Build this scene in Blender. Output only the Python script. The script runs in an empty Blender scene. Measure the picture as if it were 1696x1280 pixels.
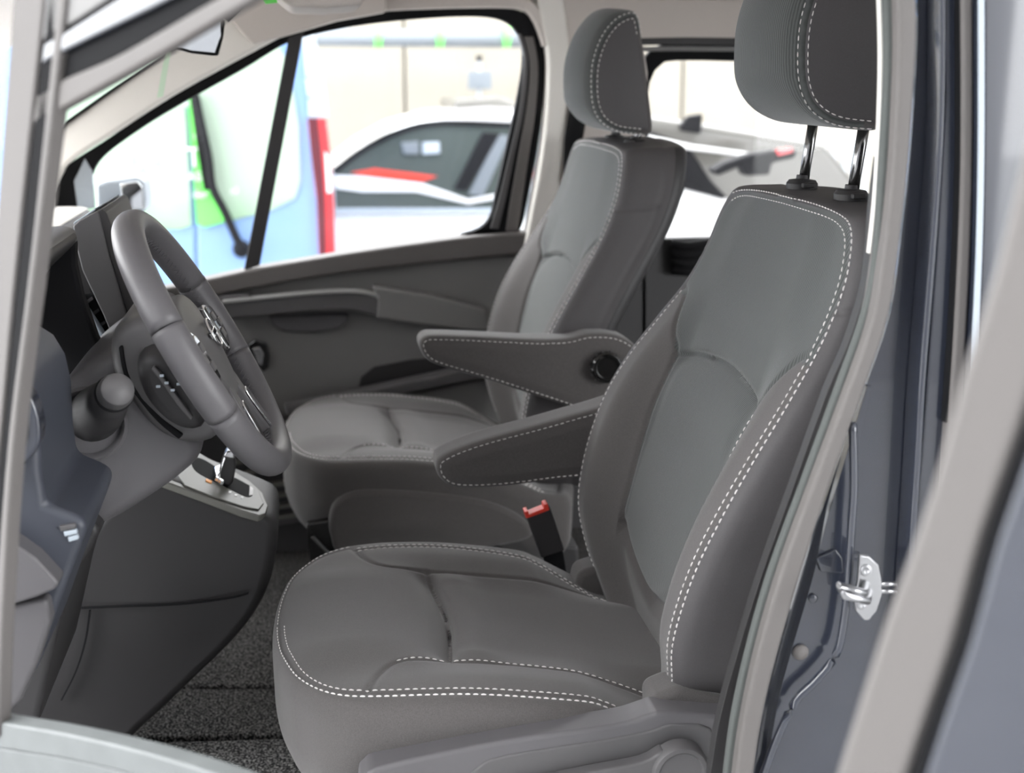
import bpy, math, random
import numpy as np
from mathutils import Vector, Matrix
from mathutils.kdtree import KDTree
random.seed(4)
S = bpy.context.scene
COL = S.collection
# ------------------------------------------------------------ camera, world, exposure
F = 2100.; CZ = 1.62
TH = math.atan((848-510.)/F); PH = math.atan((640-125.)/F)
cam = bpy.data.cameras.new('camera'); camo = bpy.data.objects.new('camera', cam); COL.objects.link(camo)
camo.location = (0, 0, CZ); camo.rotation_euler = (math.pi/2-PH, 0, -TH)
cam.sensor_width = 36; cam.lens = F/1696*36; cam.clip_start = .02; cam.clip_end = 200
cam.dof.use_dof = True; cam.dof.focus_distance = 1.68; cam.dof.aperture_fstop = 4.0
S.camera = camo
W = bpy.data.worlds.new('world'); S.world = W; W.use_nodes = True
bg = W.node_tree.nodes['Background']; bg.inputs[0].default_value = (.97, .985, 1, 1); bg.inputs[1].default_value = 6.5
S.view_settings.view_transform = 'Standard'; S.view_settings.look = 'None'
S.view_settings.gamma = 1; S.view_settings.use_curve_mapping = False; S.view_settings.exposure = 0.6

_fw = (math.sin(TH)*math.cos(PH), math.cos(TH)*math.cos(PH), -math.sin(PH))
_rt = (math.cos(TH), -math.sin(TH), 0)
_up = (math.sin(TH)*math.sin(PH), math.cos(TH)*math.sin(PH), math.cos(PH))
def ray(px, py):
    u = (px-848)/F; v = (640-py)/F
    return [_fw[i]+u*_rt[i]+v*_up[i] for i in range(3)]
def at(px, py, y=None, x=None, z=None, d=None):
    r = ray(px, py)
    t = y/r[1] if y is not None else x/r[0] if x is not None else (z-CZ)/r[2] if z is not None else d
    return Vector((r[0]*t, r[1]*t, CZ+r[2]*t))

# ------------------------------------------------------------ materials
def lin(c): return tuple((v/255/12.92 if v/255 <= .04045 else ((v/255+.055)/1.055)**2.4) for v in c)
def mat(name, col, rough=.5, metal=0, noise=0, nscale=200, bump=0, bscale=None, coat=0, spec=.5, ribs=None, sheen=0, emit=0, speck=None):
    m = bpy.data.materials.new(name); m.use_nodes = True
    nt = m.node_tree; b = nt.nodes['Principled BSDF']
    b.inputs['Base Color'].default_value = (*col, 1); b.inputs['Roughness'].default_value = rough
    b.inputs['Metallic'].default_value = metal; b.inputs['Specular IOR Level'].default_value = spec
    if coat: b.inputs['Coat Weight'].default_value = coat; b.inputs['Coat Roughness'].default_value = .04
    if sheen: b.inputs['Sheen Weight'].default_value = sheen; b.inputs['Sheen Roughness'].default_value = .5
    if emit: b.inputs['Emission Color'].default_value = (*col, 1); b.inputs['Emission Strength'].default_value = emit
    tc = nt.nodes.new('ShaderNodeTexCoord')
    if noise or speck:
        n = nt.nodes.new('ShaderNodeTexNoise'); n.inputs['Scale'].default_value = nscale; n.inputs['Detail'].default_value = 3
        nt.links.new(tc.outputs['Object'], n.inputs['Vector'])
        r = nt.nodes.new('ShaderNodeValToRGB')
        if speck:
            r.color_ramp.elements[0].position = .45; r.color_ramp.elements[1].position = .72
            r.color_ramp.elements[0].color = (*col, 1); r.color_ramp.elements[1].color = (*speck, 1)
        else:
            r.color_ramp.elements[0].position = .25; r.color_ramp.elements[1].position = .75
            r.color_ramp.elements[0].color = (*[c*(1-noise) for c in col], 1); r.color_ramp.elements[1].color = (*[c*(1+noise) for c in col], 1)
        nt.links.new(n.outputs['Fac'], r.inputs[0]); nt.links.new(r.outputs[0], b.inputs['Base Color'])
    if bump or ribs:
        bp = nt.nodes.new('ShaderNodeBump'); bp.inputs['Strength'].default_value = .6; bp.inputs['Distance'].default_value = bump or .0006
        if ribs:
            w = nt.nodes.new('ShaderNodeTexWave'); w.inputs['Scale'].default_value = ribs[0]; w.inputs['Distortion'].default_value = 1.2
            w.inputs['Detail'].default_value = 1; w.inputs['Detail Scale'].default_value = 1.5
            w.bands_direction = ribs[1]; nt.links.new(tc.outputs['Object'], w.inputs['Vector'])
            nt.links.new(w.outputs['Fac'], bp.inputs['Height'])
            if not (noise or speck):
                r = nt.nodes.new('ShaderNodeValToRGB')
                r.color_ramp.elements[0].color = (*[c*.6 for c in col], 1); r.color_ramp.elements[1].color = (*[c*1.25 for c in col], 1)
                nt.links.new(w.outputs['Fac'], r.inputs[0]); nt.links.new(r.outputs[0], b.inputs['Base Color'])
        else:
            n2 = nt.nodes.new('ShaderNodeTexNoise'); n2.inputs['Scale'].default_value = bscale or nscale
            nt.links.new(tc.outputs['Object'], n2.inputs['Vector']); nt.links.new(n2.outputs['Fac'], bp.inputs['Height'])
        nt.links.new(bp.outputs[0], b.inputs['Normal'])
    return m
def glassm(name, tint=(1, 1, 1), gloss=.08):
    m = bpy.data.materials.new(name); m.use_nodes = True; nt = m.node_tree; nt.nodes.clear()
    o = nt.nodes.new('ShaderNodeOutputMaterial'); mx = nt.nodes.new('ShaderNodeMixShader')
    t = nt.nodes.new('ShaderNodeBsdfTransparent'); g = nt.nodes.new('ShaderNodeBsdfGlossy')
    t.inputs[0].default_value = (*tint, 1); g.inputs['Roughness'].default_value = .02; mx.inputs[0].default_value = gloss
    nt.links.new(t.outputs[0], mx.inputs[1]); nt.links.new(g.outputs[0], mx.inputs[2]); nt.links.new(mx.outputs[0], o.inputs[0])
    return m
M = dict(
    fabric=mat('seat fabric', (.094, .087, .085), .9, noise=.22, nscale=900, bump=.0004, bscale=1400, sheen=.25, spec=.2),
    rib=mat('ribbed seat fabric', (.078, .083, .081), .85, ribs=(78, 'Y'), sheen=.3, spec=.2, bump=.0005),
    leather=mat('smooth side cloth', (.078, .073, .075), .62, noise=.08, nscale=700, bump=.0002, spec=.35),
    thread=mat('pale thread', (.74, .71, .69), .8),
    plastic=mat('soft dark plastic', (.092, .088, .09), .5, bump=.00015, bscale=1500),
    plasticd=mat('black plastic', (.028, .0265, .0275), .55, bump=.00015, bscale=1500),
    plasticg=mat('grey plastic', (.105, .10, .105), .48, bump=.00015, bscale=1500),
    doorp=mat('door panel plastic', (.19, .185, .182), .55, bump=.0002, bscale=1200),
    black=mat('black rubber', (.010, .010, .011), .8, spec=.15),
    gloss=mat('gloss black', (.01, .01, .01), .1, coat=.5),
    seal=mat('grey rubber seal', (.125, .115, .110), .6, bump=.0002, bscale=600),
    seal2=mat('green grey velvet seal', (.085, .092, .088), .85, bump=.0006, bscale=350),
    paint=mat('dark blue body paint', (.022, .026, .040), .25, coat=1, spec=.6),
    bluereflect=mat('grey plastic with blue reflection', (.046, .05, .064), .45),  # blue reflection on dark grey plastic, put into the colour
    satin=mat('satin highlight grey', (.34, .34, .33), .4),  # pale grey standing in for the highlight on the door rail
    beltm=mat('satin grey moulding', (.14, .15, .15), .5, noise=.1, nscale=30),
    cream=mat('cream trim', (.78, .75, .70), .7, bump=.0002, bscale=900),
    liner=mat('roof cloth', (.60, .55, .51), .9, noise=.06, nscale=500),
    chrome=mat('chrome', (.85, .85, .86), .12, metal=1),
    steel=mat('brushed steel', (.42, .42, .43), .3, metal=1),
    post=mat('dark chrome post', (.25, .25, .25), .2, metal=1),
    plate=mat('warm grey console plate', (.165, .162, .145), .45),
    carpet=mat('speckled carpet', (.012, .012, .012), 1, nscale=260, speck=(.30, .29, .28), bump=.003, bscale=330, spec=.1),
    red=mat('red plastic', (.75, .05, .03), .45),
    orange=mat('orange mark', (.85, .3, .02), .5),
    white=mat('white mark', (.8, .8, .8), .5),
    wheelr=mat('steering wheel leather', (.105, .10, .105), .45, bump=.00025, bscale=900),
    vanblue=mat('light blue van paint', (.20, .33, .60), .35, coat=.6),
    silver=mat('silver grey plastic', (.42, .47, .52), .4),
    lampred=mat('red lamp', (.55, .03, .04), .2, coat=1),
    lampdark=mat('dark lamp strip', (.10, .01, .02), .2, coat=1),
    carwhite=mat('white car paint', (.8, .8, .8), .3, coat=.8),
    cardark=mat('dark car trim', (.008, .008, .010), .6, spec=.2),
    carsilver=mat('silver car paint', (.11, .105, .095), .35, coat=.5),
    dimglass=mat('far car glass', (.07, .085, .08), .15),
    wallm=mat('cream wall', (.27, .25, .212), .9, noise=.03, nscale=3),
    joint=mat('wall joint', (.45, .42, .36), .9),
    ground=mat('showroom floor', (.42, .42, .42), .35, noise=.1, nscale=4),
    blockwall=mat('light blocking wall', (.20, .20, .21), .8), blockroof=mat('light blocking roof', (.7, .7, .7), .8),  # for unseen shapes added around the cars to hold back light
    green=mat('green plastic', (.15, .75, .12), .6),
    tube=mat('dark grey tube', (.16, .18, .20), .6),
    glass=glassm('clear glass', (1, 1, 1), .015), mirror=mat('mirror glass', (.9, .93, .95), .03, metal=1),
    tag=mat('pale green paper', (.62, .78, .60), .8),
)
def filmmat():
    m = bpy.data.materials.new('green and white window film'); m.use_nodes = True; nt = m.node_tree; b = nt.nodes['Principled BSDF']
    tc = nt.nodes.new('ShaderNodeTexCoord'); sp = nt.nodes.new('ShaderNodeSeparateXYZ'); nt.links.new(tc.outputs['Object'], sp.inputs[0])
    n = nt.nodes.new('ShaderNodeTexNoise'); n.inputs['Scale'].default_value = 2.2; nt.links.new(tc.outputs['Object'], n.inputs['Vector'])
    ad = nt.nodes.new('ShaderNodeMath'); ad.operation = 'MULTIPLY_ADD'; ad.inputs[1].default_value = .5
    nt.links.new(n.outputs['Fac'], ad.inputs[0]); nt.links.new(sp.outputs['Z'], ad.inputs[2])
    r = nt.nodes.new('ShaderNodeValToRGB'); e = r.color_ramp.elements
    mp = nt.nodes.new('ShaderNodeMapRange'); mp.inputs['From Min'].default_value = .75; mp.inputs['From Max'].default_value = 1.75
    nt.links.new(ad.outputs[0], mp.inputs['Value']); nt.links.new(mp.outputs[0], r.inputs[0])
    e[0].position = .05; e[0].color = (.05, .30, .07, 1); e[1].position = .5; e[1].color = (.36, .46, .37, 1)
    nt.links.new(r.outputs[0], b.inputs['Base Color']); b.inputs['Roughness'].default_value = .3
    return m
M['film'] = filmmat()

# ------------------------------------------------------------ object helpers
def mesh(name, verts, faces, m, parent=None, smooth=False, bevel=0, seg=3, normals=None, loc=None):
    me = bpy.data.meshes.new(name)
    me.from_pydata([tuple(v) for v in verts], [], faces)
    me.materials.append(m); me.update()
    if smooth or bevel: me.polygons.foreach_set('use_smooth', [True]*len(me.polygons))
    if normals is not None: me.normals_split_custom_set_from_vertices([tuple(n) for n in normals])
    o = bpy.data.objects.new(name, me); COL.objects.link(o)
    if bevel:
        b = o.modifiers.new('bevel', 'BEVEL'); b.width = bevel; b.segments = seg; b.limit_method = 'ANGLE'; b.angle_limit = .6; b.harden_normals = True
    if parent: o.parent = parent
    if loc: o.location = loc
    return o
def thing(name, label, cat, group=None, loc=(0, 0, 0)):
    o = bpy.data.objects.new(name, None); COL.objects.link(o); o.empty_display_size = .1; o.location = loc
    o['label'] = label; o['category'] = cat
    if group: o['group'] = group
    return o
def lab(o, t): o['label'] = t; return o
def stuff(o): o['kind'] = 'stuff'; return o
def prism(name, A, off, m, parent=None, bevel=0, seg=3):
    A = [Vector(a) for a in A]; off = Vector(off); B = [a+off for a in A]
    n = len(A); nrm = Vector((0, 0, 0))
    for i in range(n): nrm += A[i].cross(A[(i+1) % n])
    if nrm.dot(off) > 0: A.reverse(); B.reverse()
    f = [list(range(n)), list(range(2*n-1, n-1, -1))]+[[i, i+n, (i+1) % n+n, (i+1) % n] for i in range(n)]
    f = [f[0], f[1]]+[list(reversed(q)) for q in f[2:]]
    f = [list(q) for q in f]
    f2 = [f[0], f[1]]+[[i, i+n, (i+1) % n+n, (i+1) % n] for i in range(n)]
    o = mesh(name, A+B, f2, m, parent, bevel=bevel, seg=seg)
    import bmesh
    bm = bmesh.new(); bm.from_mesh(o.data); bmesh.ops.recalc_face_normals(bm, faces=bm.faces); bm.to_mesh(o.data); bm.free()
    return o
def sm(pts, n=8, closed=False):
    pts = [tuple(p) for p in pts]; k = len(pts); out = []; D = len(pts[0])
    rng = range(k) if closed else range(k-1)
    for i in rng:
        g = lambda j: pts[j % k] if closed else pts[max(0, min(k-1, j))]
        p0, p1, p2, p3 = g(i-1), g(i), g(i+1), g(i+2)
        for s in range(n):
            t = s/n
            out.append(tuple(.5*((2*p1[c])+(-p0[c]+p2[c])*t+(2*p0[c]-5*p1[c]+4*p2[c]-p3[c])*t*t+(-p0[c]+3*p1[c]-3*p2[c]+p3[c])*t**3) for c in range(D)))
    if not closed: out.append(pts[-1])
    return out
def slab(name, px, y, t, m, parent=None, bevel=0, smooth=0, seg=3):
    if smooth: px = sm(px, smooth, True)
    return prism(name, [at(a, b, y=y) for a, b in px], (0, t, 0), m, parent, bevel, seg)
def strip(name, A, B, y, t, m, parent=None, bevel=0, n=6, pf=None):
    A = sm(A, n); B = sm(B, n); px = A+list(reversed(B))
    f = pf or (lambda a, b: at(a, b, y=y))
    off = t if isinstance(t, (tuple, Vector)) else (0, t, 0)
    # built as quads so that long curved strips stay clean
    def rs(c, k):
        c = np.array(c, float); d = np.r_[0, np.cumsum(np.hypot(*np.diff(c, axis=0).T))]; s = np.linspace(0, d[-1], k)
        return list(zip(np.interp(s, d, c[:, 0]), np.interp(s, d, c[:, 1])))
    k = max(len(A), len(B)); A = [f(*p) for p in rs(A, k)]; B = [f(*p) for p in rs(B, k)]; o = Vector(off)
    V = A+B+[a+o for a in A]+[b+o for b in B]; fc = []
    for i in range(k-1):
        fc += [(i, i+1, k+i+1, k+i), (2*k+i, 3*k+i, 3*k+i+1, 2*k+i+1), (i, 2*k+i, 2*k+i+1, i+1), (k+i, k+i+1, 3*k+i+1, 3*k+i)]
    fc += [(0, k, 3*k, 2*k), (k-1, 3*k-1, 4*k-1, 2*k-1)]
    ob = mesh(name, V, fc, m, parent, bevel=bevel)
    import bmesh
    bm = bmesh.new(); bm.from_mesh(ob.data); bmesh.ops.recalc_face_normals(bm, faces=bm.faces); bm.to_mesh(ob.data); bm.free()
    return ob
def tube(name, path, r, m, parent=None, n=12, closed=False, flat=1, up=None):
    P_ = [Vector(p) for p in path]; k = len(P_); V = []; f = []
    rad = r if isinstance(r, (list, tuple)) else [r]*k
    for i, p in enumerate(P_):
        a = P_[(i-1) % k] if closed or i else P_[0]; b = P_[(i+1) % k] if closed or i < k-1 else P_[-1]
        t = (b-a).normalized(); u = Vector(up) if up else (Vector((0, 0, 1)) if abs(t.z) < .9 else Vector((1, 0, 0)))
        s = t.cross(u).normalized(); q = s.cross(t)
        for j in range(n):
            an = 2*math.pi*j/n; V.append(p+s*math.cos(an)*rad[i]+q*math.sin(an)*rad[i]*flat)
    for i in range(k if closed else k-1):
        for j in range(n):
            a, b = i*n+j, i*n+(j+1) % n; c, d = ((i+1) % k)*n+(j+1) % n, ((i+1) % k)*n+j
            f.append((a, b, c, d))
    if not closed: f += [tuple(range(n-1, -1, -1)), tuple(range((k-1)*n, k*n))]
    return mesh(name, V, f, m, parent, smooth=True)
def lathe(name, prof, c, axis, m, parent=None, n=32):
    ax = Vector(axis).normalized(); u = ax.orthogonal().normalized(); v = ax.cross(u); c = Vector(c); V = []; f = []
    for r, h in prof:
        for j in range(n):
            a = 2*math.pi*j/n; V.append(c+ax*h+(u*math.cos(a)+v*math.sin(a))*r)
    for i in range(len(prof)-1):
        for j in range(n): f.append((i*n+j, i*n+(j+1) % n, (i+1)*n+(j+1) % n, (i+1)*n+j))
    f += [tuple(range(n-1, -1, -1)), tuple(range((len(prof)-1)*n, len(prof)*n))]
    return mesh(name, V, f, m, parent, bevel=.0006, seg=1)
def box(name, c, s, m, parent=None, bevel=0, rot=None):
    c = Vector(c); V = []
    for i in (-1, 1):
        for j in (-1, 1):
            for k in (-1, 1):
                v = Vector((i*s[0]/2, j*s[1]/2, k*s[2]/2)); V.append(c+(rot @ v if rot else v))
    f = [(0, 1, 3, 2), (4, 6, 7, 5), (0, 4, 5, 1), (2, 3, 7, 6), (0, 2, 6, 4), (1, 5, 7, 3)]
    return mesh(name, V, f, m, parent, bevel=bevel)
def text(name, s, size, m, Mx, parent, ext=.0005):
    cu = bpy.data.curves.new(name, 'FONT'); cu.body = s; cu.size = size; cu.extrude = ext; cu.align_x = 'CENTER'; cu.align_y = 'CENTER'
    o = bpy.data.objects.new('tmp', cu); COL.objects.link(o)
    dg = bpy.context.evaluated_depsgraph_get(); me = bpy.data.meshes.new_from_object(o.evaluated_get(dg))
    bpy.data.objects.remove(o); me.transform(Mx); me.materials.clear(); me.materials.append(m)
    t = bpy.data.objects.new(name, me); COL.objects.link(t); t.parent = parent; return t

# ------------------------------------------------------------ upholstery engine
def resample(pts, step, closed=True):
    c = np.array(pts, float)
    if closed: c = np.vstack([c, c[:1]])
    d = np.r_[0, np.cumsum(np.linalg.norm(np.diff(c, axis=0), axis=1))]
    n = max(8, int(d[-1]/step)); s = np.linspace(0, d[-1], n, endpoint=not closed)
    return np.stack([np.interp(s, d, c[:, i]) for i in range(c.shape[1])], 1)
class Pillow:
    '''closed cushion: outline in (u,v), crown height H(u,v), wall given as (outset, drop) list; mapped by fmap to xyz'''
    def __init__(s, outline, H, wall, fmap, step=.004, centre=None, cap2=None, outset=None):
        o = resample(outline, step); s.H = H; s.fmap = fmap; s.wall = wall; n = len(o)
        t = np.roll(o, -3, 0)-np.roll(o, 3, 0); t /= np.linalg.norm(t, axis=1)[:, None]
        area = np.sum(o[:, 0]*np.roll(o[:, 1], -1)-np.roll(o[:, 0], -1)*o[:, 1])
        nr = np.stack([t[:, 1], -t[:, 0]], 1)*(1 if area > 0 else -1); s.o = o; s.nr = nr
        c = np.array(centre) if centre is not None else o.mean(0); s.c = c
        R = np.linalg.norm(o-c, axis=1).max(); K = max(6, int(R/step)); s.K = K
        rings = []
        for k in np.linspace(.0004, 1, K):
            p = c+(o-c)*k; rings.append(np.c_[p, H(p[:, 0], p[:, 1])])
        h0 = H(o[:, 0], o[:, 1])
        s.outset = outset
        for (d, dr) in wall:
            sc = outset(o) if outset else 1
            dd = d if not isinstance(d, tuple) else d[0]+d[1]*sc
            p = o+nr*(np.ones(n)*dd)[:, None]; rings.append(np.c_[p, h0-dr])
        if cap2 is not None:
            for k in np.linspace(1, .0004, K):
                p = c+(o-c)*k; rings.append(np.c_[p, cap2(p[:, 0], p[:, 1])])
        s.V = np.array(rings); s.R, s.n = s.V.shape[:2]; s.grooves = []
    def groove(s, pts3, depth, width):
        s.grooves.append((np.array(pts3), depth, width))
    def build(s):
        X = s.fmap(s.V.reshape(-1, 3)); N = s.normals(X)
        for pts, dep, w in s.grooves:
            kd = KDTree(len(pts)); Q = s.fmap(pts)
            for i, p in enumerate(Q): kd.insert(p, i)
            kd.balance()
            D = np.array([kd.find(tuple(p))[2] for p in X]); X = X-N*(dep*np.exp(-(D/w)**2))[:, None]
        s.X = X; s.N = s.normals(X)
        r = np.arange(s.R-1)[:, None]; j = np.arange(s.n)[None]; j2 = (j+1) % s.n
        s.Fc = np.stack([r*s.n+j, (r+1)*s.n+j, (r+1)*s.n+j2, r*s.n+j2], -1).reshape(-1, 4)
        s.ring = np.repeat(np.arange(s.R-1), s.n); U = s.V.reshape(-1, 3); s.cen = U[s.Fc].mean(1)
        return s
    def normals(s, X):
        G = X.reshape(s.R, s.n, 3); a = np.roll(G, -1, 1)-np.roll(G, 1, 1); b = np.gradient(G, axis=0)
        N = np.cross(b, a); l = np.linalg.norm(N, axis=2, keepdims=True); l[l == 0] = 1; N = N/l
        c = G.mean((0, 1)); m = (N*(G-c)).sum(2)
        if m.mean() < 0: N = -N
        s.flip = m.mean() < 0
        return N.reshape(-1, 3)
    def parts(s, labels, mats, parent):
        out = {}
        for L in dict.fromkeys(labels):
            F_ = s.Fc[labels == L]; idx = np.unique(F_); mp = np.full(len(s.X), -1); mp[idx] = np.arange(len(idx))
            F2 = mp[F_]
            # orient
            v = s.X[idx]; q = F2[len(F2)//2]; fn = np.cross(v[q[1]]-v[q[0]], v[q[2]]-v[q[0]])
            if np.dot(fn, s.N[idx][q[0]]) < 0: F2 = F2[:, ::-1]
            name, m = mats[L]
            out[L] = mesh(name, v, F2.tolist(), m, parent, smooth=True, normals=s.N[idx])
        return out
    def edge(s, j, off):   # point at signed distance off from the seam (in<0, out>0); arrays
        o = s.o[j]; nr = s.nr[j]; h = s.H(o[:, 0], o[:, 1])
        if off <= 0:
            p = o+nr*off; return np.c_[p, s.H(p[:, 0], p[:, 1])]
        w = [(0, 0)]+[q if not isinstance(q[0], tuple) else (q[0][0]+q[0][1], q[1]) for q in s.wall]
        if s.outset: nr = nr*s.outset(o)[:, None]
        acc = 0
        for (a, b), (c, d) in zip(w, w[1:]):
            L = math.hypot(c-a, d-b)
            if acc+L >= off: t = (off-acc)/L; return np.c_[o+nr*(a+(c-a)*t), h-(b+(d-b)*t)]
            acc += L
def near_normals(pil, P_):
    kd = getattr(pil, '_kd', None)
    if kd is None:
        kd = KDTree(len(pil.X))
        for i, p in enumerate(pil.X): kd.insert(p, i)
        kd.balance(); pil._kd = kd
    return np.array([pil.N[kd.find(tuple(p))[1]] for p in P_])
def stitch(pil, curves, parent, dash=.0062, gap=.0036, r=.00065, name='stitching', lift=.0004, m=None):
    V = []; Fc = []
    for c in curves:
        X = resample(pil.fmap(np.array(c)), .0012, closed=False); Nn = near_normals(pil, X)
        # snap to surface
        kd = pil._kd
        d = np.r_[0, np.cumsum(np.linalg.norm(np.diff(X, axis=0), axis=1))]
        s0 = 0
        while s0+dash < d[-1]:
            a = np.array([np.interp(s0, d, X[:, i]) for i in range(3)]); b = np.array([np.interp(s0+dash, d, X[:, i]) for i in range(3)])
            n_ = Nn[int(np.searchsorted(d, s0+dash/2))]; t = b-a; t /= np.linalg.norm(t); sd = np.cross(t, n_); sd /= max(1e-9, np.linalg.norm(sd))
            co, q, _ = kd.find(tuple((a+b)/2)); 
            sh = np.dot(pil.X[q]-(a+b)/2, n_)
            k = len(V)
            for e, w in ((a, .6), (a+(b-a)*.3, 1), (a+(b-a)*.7, 1), (b, .6)):
                e = e+n_*sh
                hh = lift+(r*1.1 if w == 1 else 0)
                V += [e-sd*r*w-n_*.0005, e-sd*r*w*.7+n_*hh, e+sd*r*w*.7+n_*hh, e+sd*r*w-n_*.0005]
            for i in range(3):
                for j in range(4): Fc.append((k+i*4+j, k+i*4+(j+1) % 4, k+i*4+4+(j+1) % 4, k+i*4+4+j))
            Fc += [(k, k+1, k+2, k+3), (k+15, k+14, k+13, k+12)]
            s0 += dash+gap
    return stuff(mesh(name, V, Fc, m or M['thread'], parent))
def ss(a, b, x): t = np.clip((x-a)/(b-a), 0, 1); return t*t*(3-2*t)
def mirror_outline(h): return h+[(-a, b) for a, b in reversed(h)]
itp = lambda x, xs, ys: np.interp(x, xs, ys)
def sitp(xs, ys):   # smooth interpolation
    c = np.array(sm(list(zip(xs, ys)), 10)); return lambda x: np.interp(x, c[:, 0], c[:, 1])

# ------------------------------------------------------------ seats
def cushion(seat):
    half = [(-.060, 0), (-.058, .05), (-.050, .11), (-.030, .178), (.010, .230), (.07, .250), (.16, .254), (.3, .254), (.41, .246), (.47, .23)]
    out = sm(half, 6)+[(.49, .15), (.49, -.15)]+[(a, -b) for a, b in reversed(sm(half, 6))][:-1]
    zs = sitp([-.06, 0, .06, .12, .2, .31, .345, .375, .41, .44, .5], [.884, .886, .890, .890, .884, .866, .853, .836, .816, .80, .785])
    zi = sitp([-.06, -.02, .04, .11, .168, .20, .3, .42, .5], [.880, .896, .902, .894, .876, .872, .856, .832, .82])
    def gcurve(v): return .172+.014*np.cos(v/.15*1.5)-.012
    def H(u, v):
        t = ss(.10, .215, np.abs(v)); h = zi(u)*(1-t)+(zs(u)+.004*np.sin(np.pi*ss(.15, .3, np.abs(v))))*t
        g = u-gcurve(v); inn = (1-ss(.12, .165, np.abs(v)))
        h = h+inn*(-.013*np.exp(-(g/.020)**2)*(g < 0)+(-.013*np.exp(-(g/.006)**2)+.0075*np.exp(-((g-.035)/.03)**2))*(g >= 0))
        return h
    wall = [(.006, .0), (.012, .0012), (.018, .004), (.023, .009), (.027, .016), (.029, .026)]+[(.030-.0002*i-.00042*max(0, i-11)**2, .026+.006*i) for i in range(1, 24)]
    wall = [((0, a), b) for a, b in wall]
    p = Pillow(out, H, wall, lambda X: X, step=.0038, centre=(.2, 0), outset=lambda o: .35+.65*ss(-.03, .05, o[:, 0]))
    # seams
    n = len(p.o); idx = np.arange(n)
    up = p.o
    seam = np.c_[p.o, H(p.o[:, 0], p.o[:, 1])]
    p.groove(seam[(out_far := (p.o[:, 1] < 0) | (p.o[:, 0] < .06))], .0022, .0032)
    L = lambda pts, st=.002: (lambda q: np.c_[q, H(q[:, 0], q[:, 1])])(resample(pts, st, closed=False))
    for sgn in (-1, 1):
        ln = sm([(.052, sgn*.240), (.066, sgn*.20), (.09, sgn*.168), (.13, sgn*.157), (.25, sgn*.155), (.40, sgn*.165), (.47, sgn*.175)], 6)
        p.groove(L(ln), .0035, .0035)
    p.groove(L(sm([(.058, .236), (.12, .242), (.2, .242), (.28, .235), (.35, .220), (.41, .193), (.45, .162)], 8)), .0025, .0032)
    p.groove(L([(gcurve(v), v) for v in np.linspace(-.156, .156, 40)]), .003, .004)
    p.build()
    cu = p.cen; ins = ((np.abs(cu[:, 1]) < itp(cu[:, 0], [.05, .066, .09, .13, .25, .40, .47], [.3, .20, .168, .157, .155, .165, .175])))
    top = p.ring < p.K-1
    lb = np.where(~top, 'side', np.where(ins & (cu[:, 0] < gcurve(cu[:, 1])) | (cu[:, 0] < .052), 'nose', np.where(ins, 'ins', np.where(cu[:, 1] < 0, 'bolN', 'bolF'))))
    p.parts(lb, dict(side=('cushion_side', M['fabric']), nose=('cushion_front_panel', M['fabric']), ins=('cushion_centre_panel', M['fabric']),
                     bolN=('cushion_bolster', M['fabric']), bolF=('cushion_bolster', M['fabric'])), seat)
    cur = []
    o = p.o
    nearr = np.where((o[:, 1] < 0) & (o[:, 0] < .44))[0]; farr = np.where((o[:, 1] > 0) & (o[:, 0] > .055) & (o[:, 0] < .44))[0]
    front = np.where((o[:, 0] < .055) & (o[:, 1] > .0))[0]
    fs = np.array(sm([(.058, .236), (.12, .242), (.2, .242), (.28, .235), (.35, .220), (.41, .193), (.45, .162)], 8))
    tn = np.gradient(fs, axis=0); tn /= np.linalg.norm(tn, axis=1)[:, None]; sdv = np.c_[-tn[:, 1], tn[:, 0]]
    for off in (-.0062, .0062): cur.append(L(fs+sdv*off))
    for ii in (nearr,):
        ii = ii[np.argsort(ii)]
        for off in (-.0072, .0072): cur.append(p.edge(ii, off))
    for off in (.0062,): cur.append(p.edge(front, off))
    cur.append(L(sm([(.092, -.163), (.13, -.152), (.25, -.150), (.40, -.160), (.46, -.17)], 6)))
    stitch(p, cur, seat)
    return p
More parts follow.
